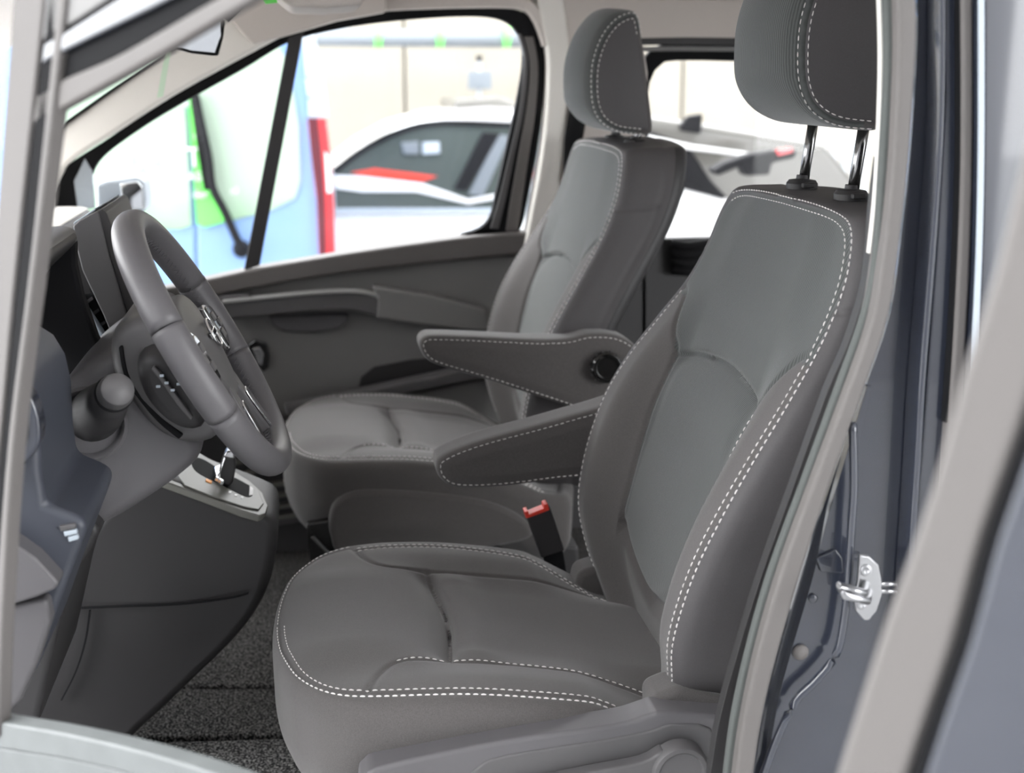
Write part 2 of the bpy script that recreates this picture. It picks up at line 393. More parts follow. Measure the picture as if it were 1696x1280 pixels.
def backrest(seat, passenger=False):
    hw = [(.15, .80), (.205, .84), (.25, .88), (.270, .94), (.282, 1.0), (.290, 1.06), (.297, 1.12), (.293, 1.18), (.280, 1.24), (.263, 1.30), (.252, 1.36), (.243, 1.40), (.224, 1.432), (.19, 1.449), (.12, 1.456), (0, 1.458)]
    h = sm(hw, 5); out = h[:-1]+[(0, 1.458)]+[(-a, b) for a, b in reversed(h[:-1])]
    xs = sitp([.78, .84, .88, .94, 1.0, 1.06, 1.12, 1.18, 1.24, 1.30, 1.36, 1.42, 1.47], [.452, .438, .428, .420, .428, .445, .470, .505, .547, .588, .617, .636, .652])
    rec = sitp([.78, .9, 1.0, 1.1, 1.2, 1.27, 1.34, 1.5], [.03, .042, .05, .05, .036, .012, -.004, -.004])
    hwf = lambda z: np.interp(z, [b for a, b in h], [a for a, b in h])
    zt = lambda y: 1.205+.022*(1-(y/.17)**2)
    def H(u, v):
        a = np.abs(u)/np.maximum(.05, hwf(v)); t = 1-ss(.50, .86, a)
        w = -(xs(v)+rec(v)*t)
        g = v-zt(u); inn = 1-ss(.13, .19, np.abs(u))
        w = w+inn*(-.010*np.exp(-(g/.006)**2)*(g >= 0)-.010*np.exp(-(g/.014)**2)*(g < 0)+.006*np.exp(-((g+.045)/.04)**2))
        # U shaped pad end low on the back
        q = np.abs(u)/.15; gz = v-(.885+.055*q**1.6); w = w+(-.014*np.exp(-(gz/.012)**2))*(q < 1.05)
        return w
    wall = [(.005, .001), (.010, .003), (.015, .007), (.019, .013), (.021, .021), (.022, .03)]+[(.0225, .03+.006*i) for i in range(1, 14)]+[(.019, .118), (.010, .127), (-.01, .131), (-.05, .133), (-.11, .134)]
    wall = [((0, a), b) for a, b in wall]
    p = Pillow(out, H, wall, lambda X: np.c_[-X[:, 2], X[:, 0], X[:, 1]], step=.0038, centre=(0, 1.15), outset=lambda o: 1-.75*ss(1.435, 1.455, o[:, 1]))
    L = lambda pts, st=.002: (lambda q: np.c_[q, H(q[:, 0], q[:, 1])])(resample(pts, st, closed=False))
    p.groove(np.c_[p.o, H(p.o[:, 0], p.o[:, 1])], .0022, .0032)
    sidel = [(.262, 1.295), (.235, 1.285), (.20, 1.235), (.176, 1.205), (.172, 1.12), (.158, 1.02), (.155, .945), (.11, .915), (.05, .893), (0, .887)]
    for sg in (-1, 1): p.groove(L(sm([(sg*a, b) for a, b in sidel[:7]], 6)), .0045, .0045)
    p.groove(L([(y, zt(y)) for y in np.linspace(-.176, .176, 50)]), .003, .004)
    # wall seams: side panel vertical seam near the back and a cross seam
    j = np.arange(len(p.o)); 
    p.groove(p.edge(j, .098), .003, .0035)
    sj = [k for k in (np.argmin(np.abs(p.o[:, 1]-1.345)+(p.o[:, 0] > 0)*9), np.argmin(np.abs(p.o[:, 1]-1.345)+(p.o[:, 0] < 0)*9))]
    for k in sj: p.groove(np.vstack([p.edge(np.array([k]), o_) for o_ in np.linspace(.012, .096, 50)]), .003, .0035)
    p.build()
    c = p.cen; ay = np.abs(c[:, 0]); z = c[:, 1]
    lim = np.interp(z, [.887, .893, .915, .945, 1.02, 1.12, 1.205, 1.235, 1.285, 1.296], [0, .05, .11, .155, .158, .172, .176, .20, .235, .6])
    top = p.ring < p.K-1
    lb = np.where(~top, np.where(z > 1.345, 'shu', 'sh'), np.where((ay < lim) & (z > zt(c[:, 0])), 'up', np.where((ay < lim), 'lo', np.where(c[:, 0] < 0, 'bn', 'bf'))))
    lb = np.where(~top & (p.ring > p.R-8), 'rear', lb)
    p.parts(lb, dict(shu=('backrest_shoulder', M['leather']), sh=('backrest_side', M['leather']), up=('upper_insert', M['rib']), lo=('lower_insert', M['rib']),
                     bn=('backrest_bolster', M['fabric']), bf=('backrest_bolster', M['fabric']), rear=('backrest_rear', M['plasticd'])), seat)
    o = p.o; n = len(o); cur = []
    # near side + top double, far side single
    nt = np.where((o[:, 0] < 0) & (o[:, 1] > .845))[0]; tp = np.where((o[:, 0] >= 0) & (o[:, 1] > 1.44))[0]
    seq = np.r_[tp, nt] if tp[-1] < nt[0] else np.r_[nt, tp]
    seq = np.sort(seq)
    for off in (-.0072, .0072): cur.append(p.edge(seq, off))
    fr = np.sort(np.where((o[:, 0] > 0) & (o[:, 1] > .845) & (o[:, 1] < 1.30))[0]); cur.append(p.edge(fr, -.004))
    cur.append(L(sm([(-.168, 1.21), (-.164, 1.12), (-.152, 1.02), (-.148, .95)], 8)))
    stitch(p, cur, seat)
    return p
def headrest(seat, dx, dz, bx=.701, bz=0):
    # local outline (x,z) from the passenger's rest
    pts = [(.630, 1.725), (.602, 1.712), (.578, 1.682), (.563, 1.640), (.560, 1.600), (.564, 1.560), (.578, 1.532), (.605, 1.515), (.640, 1.509), (.668, 1.508), (.673, 1.515), (.668, 1.55), (.658, 1.61), (.650, 1.66), (.643, 1.70), (.638, 1.720)]
    out = sm([(a+dx, b+dz) for a, b in pts], 5, True)
    cx = .62+dx
    frontness = lambda o: ss(cx+.035, cx-.03, o[:, 0])
    frontness = lambda o: (1-ss(cx-.02, cx+.03, o[:, 0]))*ss(1.512+dz, 1.575+dz, o[:, 1])
    H = lambda u, v: .118+.006*np.exp(-(((u-cx)/.05)**2+((v-1.61-dz)/.09)**2))
    wall = []
    for i in range(1, 44):
        t = i/44; w = t*.236; q = 4*t*(1-t)
        rnd = .008*min(1, q*3)**.5
        wall.append(((rnd, .024*q**.8), w))
    p = Pillow(out, H, wall, lambda X: np.c_[X[:, 0], -X[:, 2], X[:, 1]], step=.004, centre=(cx-.002, 1.61+dz), cap2=lambda u, v: -H(u, v), outset=frontness)
    p.groove(np.c_[p.o, H(p.o[:, 0], p.o[:, 1])], .003, .0035); p.groove(np.c_[p.o, -H(p.o[:, 0], p.o[:, 1])], .003, .0035)
    p.build()
    lb = np.where(p.ring < p.K-1, 'a', np.where(p.ring >= p.R-p.K, 'c', np.where(p.cen[:, 0] > .645+dx, 'd', 'b')))
    hr = bpy.data.objects.new('headrest', None); COL.objects.link(hr); hr.parent = seat
    p.parts(lb, dict(a=('headrest_side', M['leather']), c=('headrest_side', M['leather']), b=('headrest_front', M['rib']), d=('headrest_rear', M['fabric'])), hr)
    o = p.o; sel = np.where(o[:, 0] < .67+dx)[0]
    st = [j for j in range(len(o))]
    k0 = int(np.argmax(o[:, 0]-.3*(o[:, 1]))); seq = np.array([(k0+i) % len(o) for i in range(len(o))]); seq = seq[[o[j, 0] < .665+dx and not (o[j, 0] > .645+dx and o[j, 1] > 1.53+dz) for j in seq]]
    cur = [p.edge(seq, -.004)]
    cur.append(np.c_[o[seq]+p.nr[seq]*.006, np.full(len(seq), .1125)])
    stitch(p, cur, hr)
    for sy in (-.086, .083):
        b = (bx, sy, 1.452+bz); t_ = (.662+dx, sy, 1.53+dz) 
        tube('headrest_post', [b, t_], .0075, M['post'], seat)
        g = lathe('post_bezel', [(.022, 0), (.0225, .008), (.019, .013), (.009, .0145), (.0085, .02)], (bx, sy, 1.462+bz), (0.02, 0, 1), M['plasticd'], seat, 24)
        box('post_latch', (bx, sy-.022, 1.469+bz), (.018, .012, .007), M['plasticd'], seat, .002)
def armrest(seat, pts, y, w, nm, bulge=.004):
    out = sm(pts, 6, True); cc = np.mean(np.array(out), 0)
    H = lambda u, v: w/2+0*u
    dists = resample(out, .004)
    kd = KDTree(len(dists)); [kd.insert((a, b, 0), i) for i, (a, b) in enumerate(dists)]; kd.balance()
    def Hd(u, v):
        d = np.array([kd.find((a, b, 0))[2] for a, b in zip(np.atleast_1d(u), np.atleast_1d(v))]); return w/2-.001+bulge*ss(0, .02, d)
    wall = []
    for i in range(1, 16):
        t = i/16; q = 4*t*(1-t); wall.append((.0045*min(1, q*1.6)**.6, t*(w-.002)))
    p = Pillow(out, Hd, wall, lambda X: np.c_[X[:, 0], y-X[:, 2], X[:, 1]], step=.004, centre=cc, cap2=lambda u, v: -Hd(u, v))
    p.groove(np.c_[p.o, np.full(len(p.o), w/2)], .0018, .003); p.build()
    lb = np.where(p.ring < p.K-1, 'a', np.where(p.ring >= p.R-p.K, 'c', 'b'))
    ar = bpy.data.objects.new('armrest', None); COL.objects.link(ar); ar.parent = seat
    p.parts(lb, dict(a=('armrest_side', M['fabric']), c=('armrest_side', M['fabric']), b=('armrest_top', M['fabric'])), ar)
    k0 = int(np.argmax(p.o[:, 0])); seq = np.array([(k0+i) % len(p.o) for i in range(len(p.o))])
    stitch(p, [np.c_[p.o[seq]-p.nr[seq]*.002, np.full(len(seq), w/2)]], ar)
    return ar

YD, YP = 1.66, 2.585
drv = thing('driver_seat', 'near grey cloth front seat with white double stitching, behind the steering wheel', 'car seat', 'front seats', (0, YD, 0))
psg = thing('passenger_seat', 'far grey cloth front seat by the far door, headrest pushed down, armrest with round dial', 'car seat', 'front seats', (0, YP, 0))
def clone(src, dst, names):
    for ch in list(src.children):
        if ch.name.split('.')[0] in names:
            c = ch.copy(); COL.objects.link(c); c.parent = dst
            if max(v[2] for v in ch.bound_box) > 1.0:      # the far backrest stands a little more upright
                pv = Vector((.45, 0, 1.0))
                c.matrix_local = Matrix.Translation(pv+Vector((-.03, 0, 0))) @ Matrix.Rotation(-.05, 4, 'Y') @ Matrix.Translation(-pv)
cushion(drv); backrest(drv)
clone(drv, psg, {'cushion_side', 'cushion_front_panel', 'cushion_centre_panel', 'cushion_bolster', 'backrest_shoulder', 'backrest_side', 'upper_insert', 'lower_insert', 'backrest_bolster', 'backrest_rear', 'stitching'})
headrest(drv, .054, .052); headrest(psg, 0, .006-.018, .650, .004)
armrest(drv, [(.196, 1.002), (.205, 1.016), (.262, 1.037), (.36, 1.060), (.446, 1.081), (.55, 1.105), (.60, 1.07), (.60, .985), (.55, .972), (.424, .974), (.30, .966), (.228, .968), (.203, .982)], 2.0-YD, .075, 'a')
pa = armrest(psg, [(.194, 1.150), (.201, 1.162), (.225, 1.163), (.3, 1.158), (.40, 1.150), (.46, 1.150), (.505, 1.158), (.56, 1.150), (.598, 1.115), (.60, 1.05), (.565, 1.012), (.50, 1.018), (.42, 1.046), (.32, 1.083), (.23, 1.114), (.205, 1.128)], 2.255-YP, .075, 'b')
def px_local(px, py, y, oy): v = at(px, py, y=y); v.y -= oy; return v
psg.location.z = .018
for ch in pa.children: ch.location.z -= .018
# recline dial on the passenger armrest
c = px_local(1003, 607, 2.212, YP)-Vector((0, 0, .018))
dial = lathe('adjuster_dial', [(.029, 0), (.029, .010), (.026, .014), (.020, .0145), (.019, .011), (.005, .011)], c, (0, -1, 0), M['gloss'], psg, 40)
for k in range(14):
    a = 2*math.pi*k/14
    box('dial_ridge', c+Vector((math.cos(a)*.0285, -.006, math.sin(a)*.0285)), (.004, .011, .004), M['plasticd'], dial, .001, Matrix.Rotation(-a, 3, 'Y'))
# passenger inboard skirt and bracket
sk = [(552, 872), (560, 842), (590, 824), (640, 821), (720, 826), (800, 838), (850, 858), (876, 880), (868, 892), (800, 905), (700, 915), (620, 915), (565, 912), (556, 895)]
out = sm([(at(a, b, y=2.285).x, at(a, b, y=2.285).z) for a, b in sk], 5, True)
cc = np.mean(np.array(out), 0)
skp = Pillow(out, lambda u, v: .03+.012*np.exp(-(((u-cc[0])/.14)**2+((v-cc[1])/.03)**2)), [(.004, .003), (.007, .008), (.008, .016), (.008, .05)], lambda X: np.c_[X[:, 0], 2.32-YP-X[:, 2], X[:, 1]-.018], step=.006, centre=cc)
skp.build(); skp.parts(np.array(['a']*len(skp.Fc)), dict(a=('side_skirt', M['fabric'])), psg)
for o_ in [slab('seat_bracket', [(508, 868), (545, 862), (560, 905), (562, 960), (520, 960), (510, 905)], 2.31, .02, M['gloss'], None, .003), slab('bracket_lever', [(514, 890), (520, 888), (552, 922), (549, 927)], 2.30, .008, M['post'], None, .001),
           slab('seat_base', [(520, 905), (900, 900), (960, 905), (960, 1010), (540, 1010)], 2.40, .38, M['plasticd'], None, .01)]:
    o_.parent = psg; o_.location = (0, -YP, -.018)
# driver side trim, lever and knob
tr = [(.035, .70), (.035, .80), (.042, .822), (.07, .834), (.207, .853), (.34, .862), (.385, .872), (.405, .874), (.50, .858), (.54, .84), (.53, .70)]
trim = prism('side_trim', [(a, -.315, b) for a, b in sm(tr, 4, True)], (0, .045, 0), M['plasticg'], drv, .006, 4)
rc = [(.16, .70), (.16, .795), (.175, .822), (.21, .835), (.33, .845), (.385, .852), (.42, .858), (.47, .835), (.48, .70)]
prism('trim_recess', [(a, -.3175, b) for a, b in sm(rc, 4, True)], (0, .01, 0), M['plastic'], drv, .003)
lv = [(.19, .70), (.20, .79), (.22, .803), (.30, .815), (.37, .823), (.40, .835), (.41, .80), (.40, .77), (.3, .75), (.25, .70)]
prism('height_lever', [(a, -.338, b) for a, b in sm(lv, 4, True)], (0, .02, 0), M['plastic'], drv, .005)
lathe('recline_knob', [(.036, 0), (.036, .016), (.033, .021), (.028, .022), (.026, .019), (.004, .019)], (.418, -.322, .806), (0, -1, 0), M['plastic'], drv, 40)
# cloth corner behind the cushion
prism('cushion_corner', [(.40, -.283, .80), (.396, -.283, .876), (.43, -.283, .888), (.50, -.283, .865), (.56, -.283, .80)], (0, .06, 0), M['fabric'], drv, .012, 4)
prism('cushion_corner', [(.40, .21, .79), (.41, .21, .842), (.44, .21, .85), (.50, .21, .84), (.56, .21, .80)], (0, .06, 0), M['fabric'], drv, .012, 4)
box('seat_base', (.27, 0, .66), (.44, .46, .20), M['plasticd'], drv, .02)
# buckle
bk = thing('seat_belt_buckle', 'black seat belt buckle with red release button, standing between the two seats', 'buckle')
slab('buckle_body', [(872, 855), (911, 838), (936, 912), (897, 925)], 1.985, .02, M['plasticd'], bk, .003)
slab('buckle_stalk', [(900, 922), (932, 910), (945, 985), (915, 990)], 1.99, .01, M['black'], bk, .002)
slab('release_button', [(869, 848), (872, 859), (910, 845), (907, 834), (901, 836), (901, 842), (876, 852), (875, 846)], 1.982, .022, M['red'], bk, .001)

# ------------------------------------------------------------ near body side (B pillar, seal, striker)
van = thing('van_body', 'dark blue van body around the open front door, with grey door seals and cream pillars', 'van')
YB = 1.19
e0 = [(1454, -60), (1457, 0), (1459, 120), (1452, 300), (1436, 460), (1408, 560), (1370, 650), (1316, 800), (1262, 950), (1222, 1080), (1190, 1200), (1170, 1330)]
e1 = [(1466, -60), (1470, 0), (1472, 120), (1462, 300), (1448, 440), (1428, 530), (1385, 650), (1330, 800), (1275, 950), (1238, 1080), (1212, 1200), (1196, 1330)]
e2 = [(1484, -60), (1488, 0), (1488, 120), (1478, 300), (1462, 440), (1443, 540), (1401, 660), (1345, 810), (1291, 960), (1252, 1100), (1228, 1220), (1214, 1330)]
e3 = [(1512, -60), (1519, 0), (1519, 80), (1508, 250), (1492, 400), (1474, 520), (1434, 640), (1380, 790), (1328, 950), (1285, 1100), (1262, 1200), (1243, 1330)]
strip('pillar_trim', e0[:4]+[(1440, 420)], [(1461, -60), (1465, 0), (1467, 120), (1457, 300), (1442, 420)], YB+.03, .008, M['cream'], van, .003)
strip('pillar_trim', [(1457, 260), (1447, 340)]+e0[4:], [(1459, 260), (1456, 340)]+e1[4:], YB+.036, .015, M['plasticd'], van, .003)
strip('velvet_seal', [(a-4*(b < 420), b) for a, b in e1], e2, YB+.005, .012, M['seal2'], van, .004)
strip('door_seal', e2, e3, YB-.01, .035, M['seal'], van, .005)
e4 = [(1556, -60), (1560, 0), (1560, 120), (1556, 300), (1545, 460), (1530, 600), (1515, 760), (1500, 900), (1490, 1050), (1480, 1200), (1470, 1330)]
strip('pillar_inner_panel', e3, e4, YB+.03, .01, M['paint'], van)
# pressed flange: raised bead following the door seal
fl = [(1412, 700), (1414, 800), (1410, 870), (1405, 950), (1398, 1025), (1384, 1085), (1350, 1128), (1318, 1160), (1288, 1220), (1262, 1290), (1245, 1340)]
tube('flange_bead', [at(a, b, y=YB+.002) for a, b in sm(fl, 5)], .0045, M['paint'], van)
pl0 = [(1436, 640), (1400, 760), (1370, 860), (1345, 960), (1310, 1080), (1285, 1180), (1262, 1330)]
strip('pillar_lower_panel', pl0, [(1444, 640), (1420, 760), (1412, 860), (1402, 960), (1384, 1085), (1318, 1160), (1262, 1290)], YB+.018, .012, M['paint'], van, .003)
strip('pillar_edge', [(1556, -60), (1558, 0), (1556, 200), (1540, 420), (1524, 620), (1512, 820), (1500, 1000)], [(1566, -60), (1568, 0), (1566, 200), (1552, 420), (1536, 620), (1524, 820), (1512, 1000)], YB+.0, .03, M['paint'], van, .004)
slab('pillar_face', [(1562, -60), (1589, -60), (1589, 250), (1578, 500), (1562, 800), (1545, 1100), (1530, 1330), (1440, 1330), (1505, 1000), (1530, 700), (1550, 420), (1566, 150)], YB+.006, .03, M['paint'], van, .003)
strip('gap_seal', [(1588, -60), (1589, 250), (1580, 480), (1566, 700)], [(1593, -60), (1594, 250), (1586, 480), (1572, 700)], YB-.004, .02, M['black'], van)
strip('pillar_moulding', [(1593, -60), (1594, 250), (1586, 480), (1572, 700), (1550, 1000), (1530, 1330)], [(1613, -60), (1613, 250), (1606, 480), (1592, 700), (1570, 1000), (1550, 1330)], YB-.008, .02, M['seal'], van, .004)
strip('gap_seal', [(1613, -60), (1613, 250), (1606, 480), (1592, 700), (1570, 1000), (1550, 1330)], [(1624, -60), (1624, 250), (1618, 480), (1604, 700), (1582, 1000), (1562, 1330)], YB, .02, M['black'], van)
lathe('body_plug', [(.009, 0), (.009, .003), (.006, .006), (.002, .007)], at(1325, 1079, y=YB+.018), (0, -1, 0), M['seal'], van, 20)
lathe('body_plug', [(.005, 0), (.005, .003), (.003, .004)], at(1346, 990, y=YB+.018), (0, -1, 0), M['paint'], van, 16)
# striker plate
sy = YB-.02
stk = slab('striker_plate', [(1425, 920), (1440, 922), (1455, 936), (1460, 960), (1461, 985), (1452, 1012), (1440, 1027), (1432, 1028), (1418, 1012), (1416, 995), (1422, 960)], sy, .006, M['steel'], van, .0012)
lab(stk, 'bright steel latch striker plate with two screws')
for a, b in ((1434, 944), (1428, 1000)):
    lathe('screw', [(.0065, 0), (.006, .002), (.003, .0025), (.002, .001)], at(a, b, y=sy), (0, -1, 0), M['steel'], stk, 18)
base1, base2 = at(1434, 967, y=sy), at(1440, 980, y=sy)
tube('striker_loop', [base1, base1+Vector((-.012, -.022, 0)), at(1389, 970, y=sy-.03), at(1398, 986, y=sy-.03), base2+Vector((-.012, -.022, 0)), base2], .0042, M['steel'], stk, 12)
tube('striker_pin', [at(1458, 967, y=sy+.003), at(1484, 967, y=sy+.003)], .0025, M['steel'], stk, 10)
tube('striker_pin', [at(1458, 979, y=sy+.003), at(1484, 979, y=sy+.003)], .0025, M['steel'], stk, 10)
slab('panel_dimple', [(1352, 925), (1385, 910), (1396, 925), (1398, 950), (1360, 948)], YB+.014, .004, M['paint'], van, .002)
# sliding door skin, right edge
sd = thing('sliding_door', 'dark blue sliding door panel behind the pillar, at the right edge of the photo', 'car door')
strip('door_skin', [(1624, -80), (1624, 250), (1618, 480), (1604, 700), (1582, 1000), (1560, 1340)], [(2500, -80), (2500, 250), (2500, 480), (2500, 700), (2500, 1000), (2500, 1340)], YB-.02, .03, M['paint'], sd, .006)
strip('door_edge_highlight', [(1622, -80), (1622, 250), (1616, 480), (1602, 700), (1580, 1000)], [(1631, -80), (1631, 250), (1625, 480), (1611, 700), (1589, 1000)], YB-.024, .004, M['silver'], sd, .001)  # silver strip painted in for the thin highlight at this edge

# ------------------------------------------------------------ open driver's door, close to the lens: we look through its window
A0 = at(60, 500, d=1.0); B0 = at(1600, 700, d=.60); nrm = Vector((B0.x-A0.x, B0.y-A0.y, 0)).cross(Vector((0, 0, 1))).normalized()
def dp(px, py, push=0):
    r = Vector(ray(px, py)); c0 = Vector((0, 0, CZ)); q = A0+nrm*push
    t = (q-c0).dot(nrm)/r.dot(nrm); return c0+r*t
# vector pointing away from the camera, normal to the door
away = nrm if nrm.dot(A0-Vector((0, 0, CZ))) > 0 else -nrm
dd = thing('driver_door', 'opened driver door with blurred grey window frame, close to the lens', 'car door')
def dstrip(name, A, B, m, t=.012, push=0, bevel=.003, parent=None):
    return strip(name, A, B, 0, tuple(away*t), m, parent or dd, bevel, pf=lambda a, b: dp(a, b, 0)-away*push)
dstrip('rear_window_seal', [(1720, -100), (1712, 150), (1659, 400), (1624, 520), (1592, 620), (1550, 780), (1510, 905), (1465, 1030), (1420, 1170), (1370, 1330)],
       [(1850, -100), (1830, 150), (1775, 400), (1735, 560), (1700, 680), (1658, 800), (1622, 905), (1580, 1060), (1535, 1190), (1488, 1330)], M['seal'], .02, 0, .004)
dstrip('frame_gap', [(1850, -100), (1830, 150), (1775, 400), (1735, 560), (1700, 680), (1658, 800), (1622, 905), (1580, 1060), (1535, 1190), (1488, 1330)],
       [(1880, -100), (1860, 150), (1805, 400), (1765, 560), (1728, 680), (1686, 800), (1650, 905), (1608, 1060), (1563, 1190), (1518, 1330)], M['black'], .02, -.002)
dstrip('door_frame_shell', [(1880, -100), (1860, 150), (1805, 400), (1765, 560), (1728, 680), (1686, 800), (1650, 905), (1608, 1060), (1563, 1190), (1518, 1330)],
       [(2100, -100), (2100, 150), (2100, 400), (2100, 560), (2100, 680), (2100, 800), (2100, 905), (2100, 1060), (2100, 1190), (2100, 1330)], M['paint'], .02, .002)
# divider post at the left
dl = lambda xs: list(zip(xs, (-60, 0, 420, 720, 1000, 1220)))
dstrip('divider_post', dl([26, 24, -8, -36, -60, -75]), dl([80, 77, 32, 4, -22, -40]), M['seal'], .012, .002)
dstrip('divider_seal', dl([80, 77, 32, 4, -22, -40]), dl([102, 99, 55, 18, -4, -16]), M['black'], .012, 0)
dstrip('divider_post', dl([102, 99, 55, 18, -4, -16]), dl([118, 115, 66, 29, 10, 2]), M['seal'], .014, .003)
# upper frame
dstrip('upper_frame', [(60, 156), (102, 132), (185, 96), (260, 54), (330, 13), (420, -38)], [(50, 210), (89, 187), (185, 134), (280, 80), (363, 31), (480, -35)], M['seal'], .012)
dstrip('upper_seal', [(70, 108), (112, 84), (200, 42), (284, 0), (350, -38)], [(60, 158), (102, 134), (185, 97), (330, 14), (420, -38)], M['black'], .012, -.003)
dstrip('upper_shell', [(75, 72), (115, 50), (195, 0), (255, -38)], [(70, 108), (112, 84), (284, 0), (350, -38)], M['paint'], .012, .002)
dstrip('upper_gap', [(75, 62), (115, 40), (185, -4), (240, -38)], [(75, 72), (115, 50), (195, 0), (255, -38)], M['black'], .012, 0)
dstrip('mirror_corner', [(60, -38), (115, -38), (180, -38)], [(60, 75), (115, 42), (182, -2)], M['doorp'], .012, 0)
dstrip('belt_moulding', [(-80, 1178), (0, 1196), (110, 1216), (230, 1244), (350, 1280), (500, 1335)], [(-80, 1222), (0, 1240), (110, 1258), (220, 1284), (320, 1316), (400, 1340)], M['beltm'], .02)
dstrip('belt_face', [(-80, 1222), (0, 1240), (110, 1258), (220, 1284), (320, 1316), (400, 1340)], [(-80, 1500), (0, 1500), (110, 1500), (220, 1500), (320, 1500), (400, 1500)], M['beltm'], .02, -.002)
qg = [dp(-400, -60), dp(24, -60), dp(-8, 420), dp(-36, 720), dp(-70, 1180), dp(-500, 1100)]
prism('quarter_glass', qg, tuple(away*.004), M['glass'], dd)

# ------------------------------------------------------------ steering wheel
sw = thing('steering_wheel', 'dark leather steering wheel with chrome trims, left of the front seats', 'steering wheel')
Cw = Vector((-.136, YD-.01, 1.283)); e1v = Vector((0, 1, 0)); e2v = Vector((-.477, 0, .879)).normalized(); nv = Vector((.879, 0, .477)).normalized()
def wl(a, b, c=0): return Cw+e1v*a+e2v*b+nv*c
R0 = .176
def rimpt(a): return wl(R0*math.cos(a), R0*math.sin(a)*(1.0), 0)
def arc(a0, a1, n): return [rimpt(math.radians(a0+(a1-a0)*i/n)) for i in range(n+1)]
def rim(name, a0, a1, r, m, n=40):
    p = arc(a0, a1, n); return tube(name, p, r*1.13, m, sw, 20, up=nv, flat=1.12)
rim('rim', 20, 160, .0162, M['wheelr']); rim('rim', 160.4, 199, .0166, M['wheelr'], 20); rim('rim', -19, 19.6, .0166, M['wheelr'], 20); rim('rim', 199.4, 340.6, .0162, M['wheelr'], 50)
st = []
V = []; Fc = []
for k in range(230):
    a = 2*math.pi*k/230; p = rimpt(a); inw = (Cw-p).normalized(); t = Vector((0, 0, 0))+(rimpt(a+.01)-p).normalized()
    q = p+inw*.0184-nv*.002; s = nv*.004+t*(.0025 if k % 2 else -.0025); i = len(V)
    V += [q-s-t*.0006, q-s+t*.0006, q+s+t*.0006, q+s-t*.0006, q-s-t*.0006+inw*.001, q-s+t*.0006+inw*.001, q+s+t*.0006+inw*.001, q+s-t*.0006+inw*.001]
    Fc += [(i+4, i+5, i+6, i+7), (i, i+1, i+5, i+4), (i+1, i+2, i+6, i+5), (i+2, i+3, i+7, i+6), (i+3, i, i+4, i+7)]
stuff(mesh('rim_stitching', V, Fc, M['plasticg'], sw))
hub_o = sm([(-.078, .035), (-.05, .058), (0, .064), (.05, .058), (.078, .035), (.08, 0), (.066, -.035), (.035, -.066), (0, -.072), (-.035, -.066), (-.066, -.035), (-.08, 0)], 6, True)
hp = Pillow(hub_o, lambda u, v: .018+.012*np.exp(-((u/.06)**2+(v/.05)**2)), [(.004, .002), (.007, .006), (.008, .012), (.008, .05), (.0, .065), (-.03, .07)],
            lambda X: np.array([wl(a, b, c-.016) for a, b, c in X]), step=.004, centre=(0, 0)).build()
hp.parts(np.array(['a']*len(hp.Fc)), dict(a=('hub_pad', M['plastic'])), sw)
Mw = Matrix((( e1v.x, e2v.x, nv.x, 0), (e1v.y, e2v.y, nv.y, 0), (e1v.z, e2v.z, nv.z, 0), (0, 0, 0, 1)))
def wslab(name, pts, c0, c1, m, bevel=.002, parent=None, smth=4):
    return prism(name, [wl(a, b, c0) for a, b in (sm(pts, smth, True) if smth else pts)], tuple(nv*(c1-c0)), m, parent or sw, bevel)
for sg in (-1, 1):
    wslab('spoke', [(sg*.07, .028), (sg*.12, .026), (sg*.168, .022), (sg*.168, -.022), (sg*.12, -.03), (sg*.07, -.03)], -.02, .006, M['plasticd'], .004)
    wslab('spoke_trim', [(sg*.088, .030), (sg*.12, .031), (sg*.145, .024), (sg*.15, .0), (sg*.145, -.022), (sg*.11, -.034), (sg*.09, -.030)], -.008, .0085, M['chrome'], .002)
    wslab('switch_pad', [(sg*.09, .026), (sg*.12, .027), (sg*.141, .021), (sg*.146, 0), (sg*.141, -.018), (sg*.11, -.030), (sg*.092, -.026)], -.006, .0105, M['gloss'], .002)
    for dx_, dz_ in ((.105, .013), (.105, -.013), (.128, 0)):
        wslab('switch_button', [(sg*dx_-.009, dz_-.006), (sg*dx_+.009, dz_-.006), (sg*dx_+.009, dz_+.006), (sg*dx_-.009, dz_+.006)], .009, .013, M['plastic'], .0015, smth=0)
    wslab('lower_spoke', [(sg*.022, -.055), (sg*.05, -.055), (sg*.062, -.11), (sg*.095, -.146), (sg*.06, -.163), (sg*.034, -.12)], -.018, .004, M['plastic'], .003)
    wslab('lower_spoke_trim', [(sg*.03, -.085), (sg*.05, -.085), (sg*.060, -.12), (sg*.083, -.146), (sg*.058, -.157), (sg*.038, -.12)], .0, .008, M['chrome'], .002)
bd = tube('badge_ring', [wl(.021*math.cos(a), .021*math.sin(a)*.9+.008, .0165) for a in [2*math.pi*i/36 for i in range(36)]], .0022, M['chrome'], sw, 8, closed=True)
bar = wslab('badge_bar', [(-.026, .004), (.026, .004), (.026, .012), (-.026, .012)], .014, .0185, M['chrome'], .001, smth=0)
text('badge_lettering', 'NISSAN', .0085, M['black'], Matrix.Translation(wl(0, .008, .0187)) @ Mw, bar, .0002)

# ------------------------------------------------------------ dashboard
db = thing('dashboard', 'black dashboard with column cover, vents and centre console, left side of the photo', 'dashboard')
def dsl(name, px, y, t, m, bevel=.006, smooth=0): return slab(name, px, y, t, m, db, bevel, smooth)
